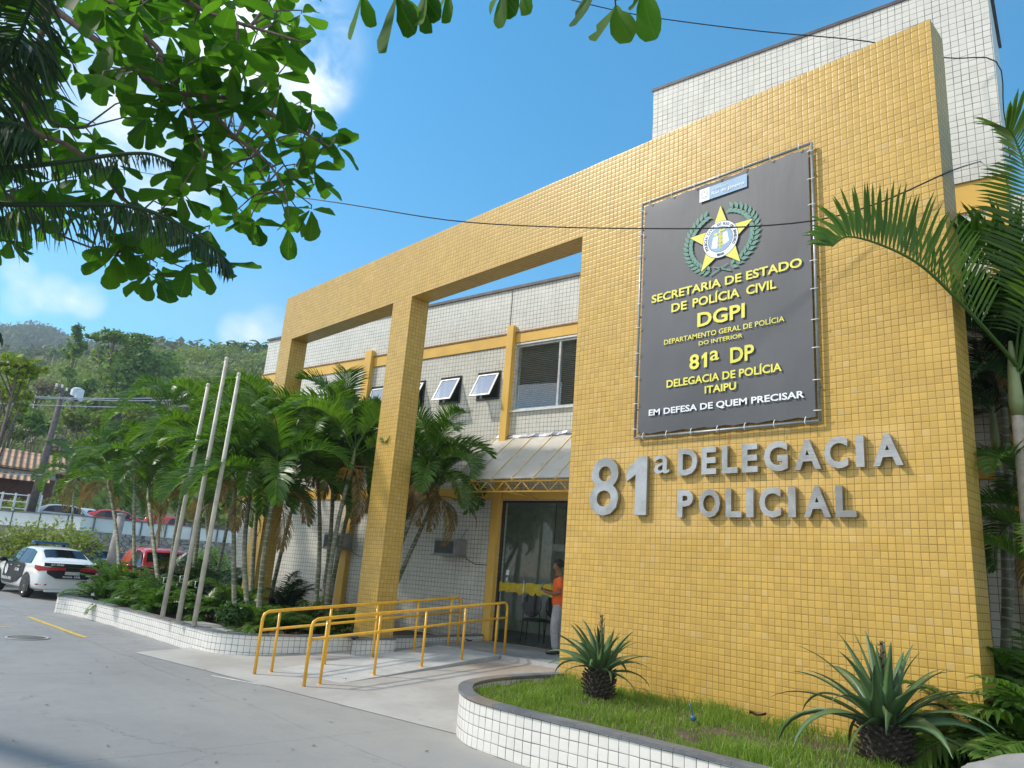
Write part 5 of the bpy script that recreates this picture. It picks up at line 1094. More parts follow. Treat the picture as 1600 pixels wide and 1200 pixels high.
bm_ = MB(); rs_ = [70, 76, 84, 94, 106, 120, 136, 154, 174, 196, 220, 244, 262, 290, 330, 370, 420, 480, 540, 600, 660, 720, 780, 840, 900, 960, 1000, 1060, 1200]; az_ = [R(-25 + k * 1.0) for k in range(0, 96)]
bm_.add([(-r * math.cos(a), r * math.sin(a), hill(a, r)) for r in rs_ for a in az_], [(i * 96 + k, (i + 1) * 96 + k, (i + 1) * 96 + k + 1, i * 96 + k + 1) for i in range(len(rs_) - 1) for k in range(95)], True)
MAT['hill_ground'] = plain('hill_ground', (.12, .13, .06), .95, var=.5, scale=.06)
struct('hill_terrain', bm_, 'hill_ground')
# retaining wall with the upper road behind it
zt_ = 3.1; wp = [GZ(-500, 772, zt_)] + [GZ(x, y, zt_) for x, y in ((-150, 788), (0, 797), (130, 806), (240, 817), (360, 828), (480, 838))]
wp = [Vector((p.x, p.y, 0)) for p in wp]
ur = MB(); back = [Vector((-math.cos(math.atan2(p.y, -p.x)) * 82, math.sin(math.atan2(p.y, -p.x)) * 82, 0)) for p in wp]
ur.add([(p.x, p.y, 2.3) for p in offset(wp, -.1)] + [(p.x, p.y, 2.6) for p in back], [(i, i + 1, len(wp) + i + 1, len(wp) + i) for i in range(len(wp) - 1)])
MAT['asphalt'] = plain('asphalt', (.07, .07, .07), .9, var=.2, scale=2); struct('upper_road', ur, 'asphalt')
def stone_mat():
    t = NT('rubble_stone'); v = t.n('ShaderNodeTexVoronoi', feature='DISTANCE_TO_EDGE'); v.inputs['Scale'].default_value = 2.6; v2 = t.n('ShaderNodeTexVoronoi'); v2.inputs['Scale'].default_value = 2.6
    mp_ = t.n('ShaderNodeMapping'); mp_.inputs['Scale'].default_value = (1, 1, 1.6); t.l(t.tc.outputs['Object'], mp_.inputs[0]); t.l(mp_.outputs[0], v.inputs[0]); t.l(mp_.outputs[0], v2.inputs[0])
    c = t.mix(t.xyz(v2.outputs['Color'])[0], (.20, .18, .16), (.38, .35, .31)); c = t.mix(t.mr(v.outputs['Distance'], .02, .07, 1, 0), c, (.07, .065, .06)); return t.done(t.bsdf(c, .9, 0, t.bump(v.outputs['Distance'], .8, .05)))
MAT['stone'] = stone_mat(); MAT['white_wall'] = plain('white_wall', (.62, .66, .64), .7, var=.12, scale=.8)
RW = thing('retaining_wall', 'stone retaining wall with a white band along its top behind the parked cars', 'wall', wp[3])
def wall_strip(pts, z0, z1, th):
    m = MB(); a, b = offset(pts, th / 2), offset(pts, -th / 2); n = len(pts)
    m.add([(p.x, p.y, z0) for p in a] + [(p.x, p.y, z1) for p in a] + [(p.x, p.y, z0) for p in b] + [(p.x, p.y, z1) for p in b], [f for i in range(n - 1) for f in ((i, i + 1, n + i + 1, n + i), (3 * n + i, 3 * n + i + 1, 2 * n + i + 1, 2 * n + i), (n + i, n + i + 1, 3 * n + i + 1, 3 * n + i))]); return m
obj('stone_base', wall_strip(wp, -.05, 2.28, .5), 'stone', RW); obj('white_band', wall_strip(wp, 2.285, zt_ - .05, .3), 'white_wall', RW); obj('coping', wall_strip(wp, zt_ - .047, zt_ + .02, .4), 'cap_stone', RW)
m = MB()
for i in range(len(wp) - 1):
    for k in range(3): q = wp[i].lerp(wp[i + 1], (k + .5) / 3); q2 = q * (1 - .2 / q.length); m.box(q2.x - .03, q2.x + .03, q2.y - .04, q2.y + .04, 2.29, zt_ - .05)
obj('joints', m, 'cap_stone', RW)

# forest ------------------------------------------------------------------------------
def forest_mat(name, cols, rough=.7):
    t = NT(name); geo = t.n('ShaderNodeNewGeometry'); w = t.n('ShaderNodeVertexColor'); 
    n = t.noise(.045, 3, .6, vec=geo.outputs['Position']); n2 = t.noise(.16, 2, .5, vec=geo.outputs['Position'])
    c = t.mix(t.mr(n, .35, .65), cols[0], cols[1]); c = t.mix(t.mr(n2, .45, .62), c, cols[2]); c = t.mix(t.mr(t.noise(.11, 3, .6, vec=t.vm('ADD', geo.outputs['Position'], (40, 7, 3))), .55, .68, 0, .75), c, cols[3])
    c = t.mix(t.math('MULTIPLY', geo.outputs['Random Per Island'], .5), c, (.22, .27, .07))
    b = t.bsdf(c, rough, spec=.15); tr = t.n('ShaderNodeBsdfTranslucent'); t.l(c, tr.inputs[0]); ms = t.n('ShaderNodeMixShader'); ms.inputs[0].default_value = .25; t.l(b.outputs[0], ms.inputs[1]); t.l(tr.outputs[0], ms.inputs[2]); return t.done(ms)
MAT['forest_near'] = forest_mat('forest_near', [(.13, .21, .045), (.23, .31, .055), (.28, .35, .06), (.33, .28, .18)]); MAT['forest_far'] = forest_mat('forest_far', [(.08, .12, .045), (.11, .14, .05), (.13, .14, .06), (.20, .17, .11)])
def np_forest(name, label, n, rlo, rhi, alo, ahi, R_, nq, qs, mat, seed, below=None):
    g_ = np.random.default_rng(seed); V = []; Fc = []; cnt = 0
    while cnt < n:
        a = g_.uniform(alo, ahi); r = math.sqrt(g_.uniform(rlo ** 2, rhi ** 2)); x, y, z = -r * math.cos(a), r * math.sin(a), hill(a, r); rad = R_ * g_.uniform(.5, 1.3); cnt += 1
        c = np.array([x, y, z + rad * .55]); d = g_.normal(size=(nq, 3)); d[:, 2] = np.abs(d[:, 2]) * .9 - .15; d /= np.linalg.norm(d, axis=1)[:, None]; rr = rad * (.72 + .35 * g_.random((nq, 1)) * (1 + .3 * np.sin(d[:, :1] * 5 + a * 90)))
        p = c + d * rr * np.array([1, 1, .85]); nrm = d + g_.normal(size=(nq, 3)) * .45; nrm /= np.linalg.norm(nrm, axis=1)[:, None]; u = np.cross(nrm, g_.normal(size=(nq, 3))); u /= np.linalg.norm(u, axis=1)[:, None]; v = np.cross(nrm, u); s = qs * (.6 + .8 * g_.random((nq, 1)))
        V.append(np.stack([p - u * s, p - v * s * .7, p + u * s, p + v * s * .7], 1).reshape(-1, 3))
    V = np.concatenate(V); nf = len(V) // 4; me = bpy.data.meshes.new(name); me.vertices.add(len(V)); me.vertices.foreach_set('co', V.ravel()); me.loops.add(nf * 4); me.loops.foreach_set('vertex_index', np.arange(nf * 4)); me.polygons.add(nf); me.polygons.foreach_set('loop_start', np.arange(0, nf * 4, 4)); me.update(calc_edges=True); me.materials.append(MAT[mat])
    o = bpy.data.objects.new(name, me); col.objects.link(o); tag(o, label, 'forest', None, 'stuff'); return o
np_forest('hillside_scrub', 'mixed green and dry brown scrub covering the slope behind the street', 1500, 76, 255, R(2), R(40), 3.2, 85, .34, 'forest_near', 1)
np_forest('ridge_forest', 'hazy continuous forest on the distant ridge', 3000, 300, 1030, R(0), R(36), 8.5, 46, 1.5, 'forest_far', 2)

# individual trees on the hillside
def tree(name, px, py, dist, wpx, hpx, mat, label, seed, trunk_px=None, lobes=9, n=900, size=.32, group='trees on the hillside'):
    c = PD(px, py, dist); a = math.atan2(c.y, -c.x); r_ = math.hypot(c.x, c.y); k = dist / F; rad = wpx * k / 2; rz = hpx * k / 2; zb = min(hill(a, r_) if r_ > 70 else (2.3 if r_ > 45 else 0), c.z - rz * .6); base = Vector((c.x, c.y, zb - .3)); T = thing(name, label, 'tree', base, 0, group); r = random.Random(seed)
    m = MB(); tops = []; f = MB()
    for i in range(lobes):
        o_ = Vector((r.gauss(0, .42) * rad, r.gauss(0, .42) * rad, r.uniform(-.55, .75) * rz)); s = r.uniform(.3, .5); q = c + o_; tops.append(q); leaf_cloud(f, q, (rad * s, rad * s, rz * s * .8), n // lobes, size, r, shell=.55, asp=.7)
    mid = base.lerp(c, .45); m.tube([base, mid, c], [rad * .07, rad * .055, rad * .03], 7)
    for q in tops: m.tube([mid.lerp(c, r.random() * .8), q], [rad * .03, rad * .008], 5)
    obj('trunk', m, 'bark', T); obj('crown', f, mat, T); return T
MAT['tree_green'] = leaf_mat('tree_green', (.075, .15, .035), (.20, .30, .06), .38, .6); MAT['tree_lime'] = leaf_mat('tree_lime', (.17, .24, .03), (.32, .37, .05), .35, .6); MAT['tree_olive'] = leaf_mat('tree_olive', (.14, .19, .04), (.28, .32, .07), .35, .65); MAT['tree_dry'] = leaf_mat('tree_dry', (.19, .16, .12), (.32, .27, .2), .2, .8)
tree('hillside_tree', 195, 605, 128, 130, 150, 'tree_green', 'largest dark green tree on the hillside, its crown rising above the ridge', 1, lobes=20, n=3800, size=.40)
tree('hillside_tree', 180, 528, 130, 80, 26, 'tree_green', 'flat topped open crown standing above the largest hillside tree', 2, lobes=9, n=800, size=.36)
tree('hillside_tree', 240, 560, 150, 70, 50, 'tree_green', 'rounded green tree right of the largest hillside tree', 3, n=1000, size=.4)
tree('hillside_tree', 120, 545, 140, 36, 60, 'tree_green', 'small bushy tree at the left shoulder of the largest hillside tree', 4, n=600, size=.36)
tree('hillside_tree', 120, 600, 120, 50, 50, 'tree_green', 'mid green tree left below the largest hillside tree', 41, n=800, size=.34)
tree('broadleaf_tree', 28, 578, 36, 95, 32, 'tree_lime', 'bright yellow green tree at the left edge above the utility wires', 5, n=900, size=.13, group=None)
tree('broadleaf_tree', 6, 620, 38, 60, 55, 'tree_lime', 'bright green leafy tree cut by the left edge beside the wires', 6, n=700, size=.13, group=None)
tree('hillside_tree', 320, 600, 140, 80, 40, 'tree_olive', 'light green tree behind the tops of the flagpoles', 7, n=900, size=.34)
tree('hillside_tree', 275, 640, 105, 80, 50, 'tree_dry', 'dry greyish brown tree on the slope left of the flagpoles', 8, n=1000, size=.26)
tree('hillside_tree', 60, 610, 110, 50, 36, 'tree_dry', 'dry brown leafless looking tree above the utility pole', 9, n=700, size=.24)
tree('hillside_tree', 215, 650, 95, 60, 44, 'tree_olive', 'olive green tree right of the transformer', 10, n=800, size=.26)
tree('hillside_tree', 20, 665, 90, 60, 46, 'tree_olive', 'olive green tree above the tiled house roof', 11, n=800, size=.25)
tree('hillside_tree', 60, 665, 86, 40, 40, 'tree_green', 'dark green tree left of the utility pole above the roof', 12, n=700, size=.24)
tree('hillside_tree', 130, 670, 84, 60, 50, 'tree_olive', 'yellowish tree right of the utility pole', 13, n=900, size=.24)
tree('hillside_tree', 100, 705, 80, 60, 40, 'tree_dry', 'dry grey bush like tree behind the house roof ridge', 14, n=700, size=.22)
tree('hillside_tree', 390, 600, 150, 60, 40, 'tree_green', 'dark green tree on the slope near the left end of the station', 15, n=700, size=.36)
tree('hillside_tree', 350, 640, 110, 70, 50, 'tree_olive', 'olive tree seen between the flagpole tops', 16, n=800, size=.28)
# palms on the skyline
def sky_palm(px, py, dist, label, s=1.0):
    c = PD(px, py, dist); a = math.atan2(c.y, -c.x); base = Vector((c.x, c.y, hill(a, math.hypot(c.x, c.y)) - .5)); T = thing('hill_palm', label, 'palm', base, 0, 'palms along the hill crest'); m = MB(); m.tube([base, c], [.28, .2], 6); obj('trunk', m, 'pale_trunk', T)
    m = MB(); r = random.Random(px)
    for k in range(13):
        az = k * 2.4 + r.uniform(-.3, .3); e = R(r.uniform(-25, 65)); p = c.copy(); prev = None; L_ = r.uniform(2.4, 3.4) * s; sd = Vector((-math.sin(az), math.cos(az), 0))
        vs = []
        for i in range(6):
            w_ = .42 * math.sin(math.pi * (i + .6) / 6.4) * s; vs += [p - sd * w_ - Vector((0, 0, w_ * .7)), p, p + sd * w_ - Vector((0, 0, w_ * .7))]; p = p + Vector((math.cos(az) * math.cos(e), math.sin(az) * math.cos(e), math.sin(e))) * L_ / 5; e -= .33
        m.add(vs, [(i * 3 + k2, i * 3 + k2 + 1, i * 3 + k2 + 4, i * 3 + k2 + 3) for i in range(5) for k2 in range(2)])
    obj('crown', m, 'tree_green', T)
for i, (px, py, s, lb) in enumerate([(303, 549, .8, 'first small palm on the hill crest, left of the others'), (324, 546, .8, 'small hill crest palm left of the tallest flagpole tip'), (338, 541, 1.0, 'hill crest palm just left of the tallest flagpole tip'), (357, 541, 1.0, 'hill crest palm right behind the tallest flagpole tip'), (371, 538, 1.1, 'hill crest palm right of the tallest flagpole tip'), (384, 539, 1.1, 'middle palm of the close trio on the hill crest'), (397, 541, .8, 'short hill crest palm between two taller ones'), (407, 538, 1.2, 'tallest hill crest palm next to the station parapet'), (417, 544, .9, 'last hill crest palm touching the station parapet'), (86, 548, .9, 'lone palm low on the far slope left of the largest hillside tree'), (280, 560, .9, 'palm on the slope left below the hill crest row'), (62, 604, .7, 'dark palm on the slope above the utility pole')]): sky_palm(px, py, 235 if i < 9 else (260 if i in (9, 10) else 120), lb, s * (1 if i < 11 else .7))

# utility pole, wires -------------------------------------------------------------------
MAT['old_wood'] = plain('old_wood', (.12, .10, .09), .85, var=.3, scale=6); MAT['transformer'] = plain('transformer', (.60, .64, .68), .5); MAT['wire'] = plain('wire', (.45, .47, .48), .5)
def PH(px, py, dh): q = ray(px, py); k = dh / math.hypot(q[0], q[1]); return Vector(q * k + CO)
UPb, UPt = PH(47, 800, 53), PH(98, 612, 53); UPb.z = 2.3; UPo = thing('utility_pole', 'dark leaning utility pole with a crossarm and a pale transformer box above the left street', 'utility pole', UPb)
m = MB(); m.tube([UPb, UPt], [.24, .15], 10); obj('pole', m, 'old_wood', UPo); A_, B_ = PH(87, 606, 52.8), PH(121, 626, 53.4)
m = MB(); m.tube([A_, B_], .11, 6); obj('crossarm', m, 'old_wood', UPo)
m = MB(); c = PH(120, 617, 53.6); m.box(c.x - .3, c.x + .3, c.y - .33, c.y + .33, c.z - .42, c.z + .35); m.lathe([(.33, .35), (.2, .45), (0, .47)], c, 12); obj('transformer', m, 'transformer', UPo, bevel=.05)
m = MB(); m.tube([PH(96, 632, 52.9), PH(112, 622, 53.2)], .035, 5); m.tube([PH(96, 628, 52.9), PH(107, 619, 53.1)], .03, 5); obj('brace', m, 'wire', UPo)
for k, (x, y) in enumerate(((88, 604), (97, 606), (104, 611), (118, 622))): m = MB(); m.lathe([(.05, 0), (.08, .06), (.05, .12), (.07, .18), (0, .22)], PH(x, y, 52.9), 8); obj('insulator', m, 'white_frame', UPo)
for (pts, lb) in (([(-60, 612), (88, 621), (240, 622), (440, 612)], 'uppermost pale wire strung past the utility pole'), ([(-60, 616), (90, 623), (240, 626), (440, 618)], 'thick pale wire just below the uppermost one at the utility pole'), ([(-60, 628), (94, 634), (240, 636), (440, 628)], 'lowest pale wire crossing the utility pole'), ([(-60, 735), (60, 742), (140, 730), (260, 700)], 'pale wire crossing in front of the tiled roof')):
    m = MB(); m.tube(catmull([PH(x, y, 52.8 if i == 1 else 52) for i, (x, y) in enumerate(pts)], 8), .028, 5); o = obj('street_wire', m, 'wire'); tag(o, lb, 'wire', 'wires along the street')
# thin grey leaning post behind the patrol car
p0, p1 = PH(170, 886, 31), PH(190, 806, 31); p0.z = 0; m = MB(); m.tube([p0, p1], [.19, .14], 10); MAT['post_grey'] = plain('post_grey', (.36, .33, .31), .8, var=.15); T = thing('concrete_post', 'pale grey leaning post between the patrol car and the red car', 'post', p0); obj('shaft', m, 'post_grey', T); m = MB(); m.lathe([(.14, 0), (.165, .03), (.165, .08), (0, .11)], p1, 10); obj('post_cap', m, 'post_grey', T)

# house with clay tile roof -----------------------------------------------------------------
def rooftile_mat():
    t = NT('clay_tiles'); x, y, z = t.xyz(t.tc.outputs['Object']); s = t.math('SINE', t.math('MULTIPLY', x, 2 * math.pi / .42)); rw = t.math('FRACT', t.math('MULTIPLY', z, 2.2)); n = t.noise(1.5, 5, .7)
    c = t.mix(t.mr(n, .35, .65), (.40, .20, .10), (.58, .38, .22)); c = t.mix(t.mr(s, -1, -.1, .8, 0), c, (.13, .07, .05)); c = t.mix(t.math('MULTIPLY', t.math('LESS_THAN', rw, .12), .5), c, (.15, .08, .05)); c = t.mix(t.mr(t.noise(3, 4, .7), .55, .7, 0, .5), c, (.16, .12, .1)); return t.done(t.bsdf(c, .85, 0, t.bump(s, .9, .08)))
MAT['clay_tiles'] = rooftile_mat(); MAT['house_wall'] = plain('house_wall', (.16, .07, .05), .8, var=.2); MAT['house_pale'] = plain('house_pale', (.40, .38, .35), .8)
hc = PH(0, 745, 68); ha = math.atan2(hc.y, -hc.x); HO = Vector((hc.x, hc.y, 2.4)); HS = thing('tiled_roof_house', 'low house with a weathered orange clay tile roof at the left edge below the hill', 'house', HO, -ha - R(90) + R(180))
# local frame: +x to the right as seen from the yard, +y away
Z = lambda py, D_=68: elv(40, py) * D_ + CAM_H - 2.4
ez, rz_ = Z(733), Z(697); 
m = MB(); m.add([(-9, -3.4, ez), (4.2, -3.4, ez - .2), (3.9, 0, rz_ - .5), (-9, 0, rz_)], [(0, 1, 2, 3)]); m.add([(-9, -3.4, ez - .15), (4.2, -3.4, ez - .35), (3.9, 0, rz_ - .65), (-9, 0, rz_ - .15)], [(3, 2, 1, 0)]); m.add([(4.2, -3.4, ez - .2), (5.6, 0, ez - .2), (3.9, 0, rz_ - .5)], [(0, 1, 2)]); m.add([(-9, 0, rz_), (3.9, 0, rz_ - .5), (5.6, 3.4, ez - .2), (-9, 3.4, ez)], [(0, 1, 2, 3)]); m.add([(-9, -3.4, ez), (-9, -3.4, ez - .15), (4.2, -3.4, ez - .35), (4.2, -3.4, ez - .2)], [(0, 1, 2, 3)]); obj('roof', m, 'clay_tiles', HS, True)
m = MB(); e2_ = Z(750); m.add([(-9, -5, e2_ - .35), (3.0, -5, e2_ - .35), (3.0, -3.35, e2_ + .25), (-9, -3.35, e2_ + .25)], [(0, 1, 2, 3)]); obj('veranda_roof', m, 'clay_tiles', HS, True)
m = MB(); m.box(-9, 3.4, -2.9, 2.9, -1, ez - .3); obj('wall', m, 'house_wall', HS, True)
m = MB(); m.box(-9, 3.4, -2.98, -2.905, ez - .8, ez - .35); obj('fascia', m, 'house_pale', HS, True)
for k, x in enumerate((-8.2, -5.6, -3.0, -.4, 2.6)): m = MB(); m.box(x - .12, x + .12, -4.9, -4.66, -1, e2_ - .35); obj('veranda_post', m, 'house_pale', HS, True)
for x in (-6.9, -1.6): m = MB(); m.box(x - .6, x + .6, -2.96, -2.905, 1.2, 2.5); w_ = obj('window', m, 'white_frame', HS, True); m = MB(); m.box(x - .52, x + .52, -2.97, -2.962, 1.28, 2.42); obj('pane', m, 'dark_metal', w_, True)
for (px, py, D_, rx, rz2, mat, lb) in ((45, 762, 58, 1.5, 1.0, 'tree_lime', 'yellow green shrub in front of the tiled roof house'), (20, 785, 55, 1.9, .9, 'tree_olive', 'greyish olive shrub at the far left on the upper road'), (98, 775, 58, 1.2, 1.4, 'tree_olive', 'olive shrub beyond the palms on the upper road')):
    p = PH(px, py, D_); p.z = 2.35; shrub(p, (rx, rx, rz2), 520, .12, mat, lb)
for (px, py, D_, rx, rz2, mat, lb) in ((20, 850, 32.5, 2.0, 1.25, 'tree_olive', 'large rounded green shrub behind the front of the patrol car'), (-40, 850, 33, 1.8, 1.2, 'tree_olive', 'rounded green shrub cut by the left edge'), (62, 850, 33.5, 1.4, 1.15, 'tree_green', 'dark green shrub between the two brighter rounded shrubs'), (106, 845, 32, 1.55, 1.35, 'tree_lime', 'bright yellow green rounded shrub above the patrol car roof'), (152, 862, 33, 1.0, .95, 'tree_dry', 'thin greyish bush right of the patrol car'), (200, 858, 40, 1.1, .9, 'tree_dry', 'thin dry bush against the stone wall behind the red car'), (300, 850, 44, 1.6, 1.0, 'tree_dry', 'dry bush against the stone wall behind the flagpoles'), (345, 850, 40, 1.3, 1.1, 'tree_green', 'green bush against the stone wall left of the yellow column')):
    p = PH(px, py, D_); p.z = 0; shrub(p, (rx, rx, rz2), 1500, .085, mat, lb, group='shrubs along the foot of the stone wall')
# white railing on the upper road
a_, b_ = PH(-40, 782, 54), PH(62, 790, 53); T = thing('white_railing', 'white horizontal bar railing on the upper road left of the utility pole', 'railing', a_)
for z in (2.9, 3.3, 3.7, 4.1): m = MB(); m.tube([(a_.x, a_.y, z), (b_.x, b_.y, z)], .035, 5); obj('rail', m, 'white_frame', T)
for k in range(6): q = a_.lerp(b_, k / 5); m = MB(); m.box(q.x - .05, q.x + .05, q.y - .05, q.y + .05, 2.3, 4.2); obj('post', m, 'white_frame', T)
# ---------------------------------------------------------------- cars
def paint(name, c, rough=.22): return plain(name, c, rough, var=.03, coat=.6, scale=2)
MAT['paint_white'] = paint('paint_white', (.72, .74, .74)); MAT['paint_black'] = plain('paint_black', (.018, .02, .025), .42, spec=.25); MAT['paint_red'] = paint('paint_red', (.55, .035, .035)); MAT['paint_silver'] = paint('paint_silver', (.45, .47, .48)); MAT['paint_blue'] = paint('paint_blue', (.02, .05, .09))
def cg():
    t = NT('car_glass'); return t.done(t.bsdf((.015, .02, .026), .06, 0, None, .45))
MAT['car_glass'] = cg(); MAT['rubber'] = plain('rubber', (.02, .02, .02), .8); MAT['rim'] = plain('rim', (.5, .5, .5), .3, .9); MAT['tail_red'] = plain('tail_red', (.45, .02, .025), .2, coat=.5); MAT['chrome'] = plain('chrome', (.7, .7, .7), .1, 1.0)
MAT['light_bar'] = plain('light_bar', (.02, .09, .22), .15, coat=.5); MAT['plate'] = plain('plate', (.5, .5, .5), .5); MAT['headlamp'] = plain('headlamp', (.6, .62, .62), .15, coat=.5); MAT['black_trim'] = plain('black_trim', (.02, .02, .02), .5)
def sec(st):
    x, zb, w, zbelt, ztop, wt = st      # one half section, bottom centre to top centre
    return [(x, 0, zb), (x, w * .88, zb), (x, w * .985, zb + .10), (x, w, (zb + zbelt) * .5), (x, w * .975, zbelt - .05), (x, w * .95, zbelt), (x, wt + (w * .95 - wt) * .12, ztop - (ztop - zbelt) * .12), (x, wt * .86, ztop - .006), (x, wt * .45, ztop + .012), (x, 0, ztop + .016)]
SEDAN = [(-2.30, .34, .62, .80, .86, .55), (-2.26, .26, .80, .90, .98, .68), (-2.10, .24, .86, .96, 1.06, .72), (-1.82, .22, .885, .97, 1.07, .70), (-1.18, .20, .89, .96, 1.40, .60), (-.75, .20, .89, .95, 1.455, .60), (-.1, .20, .89, .94, 1.475, .61), (.35, .20, .89, .93, 1.44, .60), (.62, .20, .89, .93, 1.34, .61), (1.20, .20, .89, .92, .97, .72), (1.75, .22, .87, .84, .88, .70), (2.12, .25, .78, .70, .76, .62), (2.30, .32, .60, .55, .62, .45)]
SUV = [(-2.20, .40, .70, .92, 1.1, .6), (-2.16, .30, .86, .98, 1.45, .62), (-1.95, .28, .90, 1.0, 1.62, .64), (-1.2, .26, .91, 1.0, 1.68, .66), (-.4, .26, .91, .99, 1.70, .66), (.25, .26, .91, .99, 1.66, .66), (.5, .26, .91, .98, 1.56, .68), (1.0, .26, .91, .97, 1.04, .76), (1.6, .28, .89, .92, .98, .74), (1.98, .32, .82, .80, .88, .68), (2.12, .40, .66, .62, .70, .5)]
def car(label, loc, heading, st, body, name='parked_car', police=False, group='cars on the upper road', axles=(-1.35, 1.35), wr=.325, sc=1, detail=True, rear=1, roof=(4, 8)):
    T = thing(name, label, 'car', loc, heading, group if not police else None)
    if sc != 1: T.scale = (sc,) * 3
    S = [sec(s) for s in st]; n = len(S[0]); vs = []; fs = []
    for s in S: vs += [(x, y, z) for x, y, z in s] + [(x, -y, z) for x, y, z in s[-2:0:-1]]
    k = 2 * n - 2
    for i in range(len(S) - 1):
        for j in range(k): fs.append((i * k + j, (i + 1) * k + j, (i + 1) * k + (j + 1) % k, i * k + (j + 1) % k))
    fs += [tuple(range(k)), tuple((len(S) - 1) * k + j for j in range(k))[::-1]]
    m = MB(); m.add(vs, fs, True); B = obj('body', m, body, T, True); md = B.modifiers.new('sub', 'SUBSURF'); md.levels = 1; md.render_levels = 2
    r0, r1 = roof
    V = lambda i, j, off=.0: Vector(S[i][j])
    def quad(mb, a, b, c, d, u0, u1, v0, v1, off, mir=False, N=5):
        """inset patch of the surface quad a(u0v0) b(u1v0) c(u1v1) d(u0v1), pushed out along its normal"""
        P = lambda u, v: a.lerp(b, u).lerp(d.lerp(c, u), v); nn = (b - a).cross(d - a).normalized(); o = [P(u0, v0), P(u1, v0), P(u1, v1), P(u0, v1)]
        ctr = sum(o, Vector()) / 4
        if nn.dot(ctr - Vector((0, 0, .8))) < 0: nn = -nn
        o = [p + nn * off for p in o]
        if mir: o = [Vector((p.x, -p.y, p.z)) for p in o]
        mb.add(o, [(0, 1, 2, 3)])
    # side windows: from belt (5) to upper rail (6) between the roof stations
    for mir in (False, True):
        m = MB(); segs = list(range(r0, r1))
        lo = [V(i, 5) + Vector((0, .012, .02)) for i in segs + [r1]]; hi = [V(i, 6) + Vector((0, .022, -.02)) for i in segs + [r1]]
        lo[0] += Vector((.12, 0, 0)); lo = [lo[0] + Vector((-.30, 0, 0))] + lo[1:]; lo[-1] += Vector((.30, 0, 0)); hi[-1] += Vector((-.02, 0, 0)); hi[0] += Vector((.12, .0, -.02))
        pts = [(p, q) for p, q in zip(lo, hi)]
        for a, b in zip(pts, pts[1:]):
            o = [a[0], b[0], b[1], a[1]]; o = [Vector((p.x, -p.y if mir else p.y, p.z)) for p in o]; m.add(o, [(0, 1, 2, 3)], True)
        obj('side_window', m, 'car_glass', T, True)
        if detail:
            m = MB()
            for xx in ((-.15,) if st is SEDAN else (-.25, .0)):
                for a, b in zip(pts, pts[1:]):
                    if a[0].x <= xx <= b[0].x: t_ = (xx - a[0].x) / (b[0].x - a[0].x); p, q = a[0].lerp(b[0], t_), a[1].lerp(b[1], t_); s_ = -1 if mir else 1; m.obox(Vector((xx, s_ * (p.y + q.y) / 2, (p.z + q.z) / 2)), (.03, 0, 0), (0, .008, 0), (0, s_ * (q.y - p.y) / 2, (q.z - p.z) / 2))
            if m.v: obj('window_pillar', m, 'black_trim', T, True)
    def cross_glass(i0, i1, t0, t1, nm, up):
        # glass across the car on the sloping faces between stations i0 and i1
        m = MB(); rows = []
        for t_ in (t0, (t0 + t1) / 2, t1):
            row = []
            for j, f in ((6, .86), (7, 1), (8, 1), (9, 1)):
                p = V(i0, j).lerp(V(i1, j), t_); row.append(Vector((p.x, p.y * f, p.z)))
            rows.append([Vector((p.x, -p.y, p.z)) for p in row[::-1]][:-1] + [*row[::-1]][0:1] + row[::-1][1:])
        off = Vector((up, 0, .014)).normalized() * .02
        rows = [[p + off for p in row] for row in rows]
        rows = [sorted(row, key=lambda p: p.y) for row in rows]; L_ = len(rows[0]); vs = [p for row in rows for p in row]; m.add(vs, [(a * L_ + b, a * L_ + b + 1, (a + 1) * L_ + b + 1, (a + 1) * L_ + b) for a in range(2) for b in range(L_ - 1)], True); obj(nm, m, 'car_glass', T, True)
    if st is SEDAN: cross_glass(3, 4, .04, .98, 'rear_window', -.6); cross_glass(8, 9, .05, .92, 'windshield', .6)
    else: cross_glass(1, 2, .0, .8, 'rear_window', -1.2); cross_glass(6, 7, .05, .92, 'windshield', .6)
    for ax in axles:
        for s in (-1, 1):
            m = MB(); y = s * .80; m.lathe([(wr * .62, -.1), (wr * .93, -.105), (wr, -.07), (wr, .07), (wr * .93, .105), (wr * .62, .1)], (ax, y, wr), 24, (0, s, 0)); W = obj('wheel', m, 'rubber', T, True)
            m = MB(); m.lathe([(wr * .66, .085), (wr * .6, .06), (wr * .56, .02), (0, .02)], (ax, y, wr), 20, (0, s, 0))
            for q in range(5): a = q * 2 * math.pi / 5; c_, s_ = math.cos(a), math.sin(a); m.obox((ax + c_ * wr * .32, y + s * .07, wr + s_ * wr * .32), (c_ * wr * .3, 0, s_ * wr * .3), (-s_ * .028, 0, c_ * .028), (0, .012, 0))
            m.lathe([(.05, .09), (.04, .1), (0, .1)], (ax, y, wr), 10, (0, s, 0)); o = obj('rim', m, 'rim', W); o.matrix_parent_inverse = Matrix.Identity(4)
            m = MB(); yb = s * .895
            arc = [(ax + (wr + .07) * math.cos(R(a)), (wr + .07) * math.sin(R(a)) + wr) for a in range(-20, 201, 10)]
            m.add([(x, yb * 1.0, z) for x, z in arc] + [(ax + (x - ax) * .8, yb * .93, wr + (z - wr) * .8) for x, z in arc], [(i, i + 1, len(arc) + i + 1, len(arc) + i) for i in range(len(arc) - 1)], True)
            m.add([(ax + (x - ax) * .99, s * .9, wr + (z - wr) * .99) for x, z in arc], [tuple(range(len(arc)))]); obj('wheel_arch', m, 'black_trim', T, True)
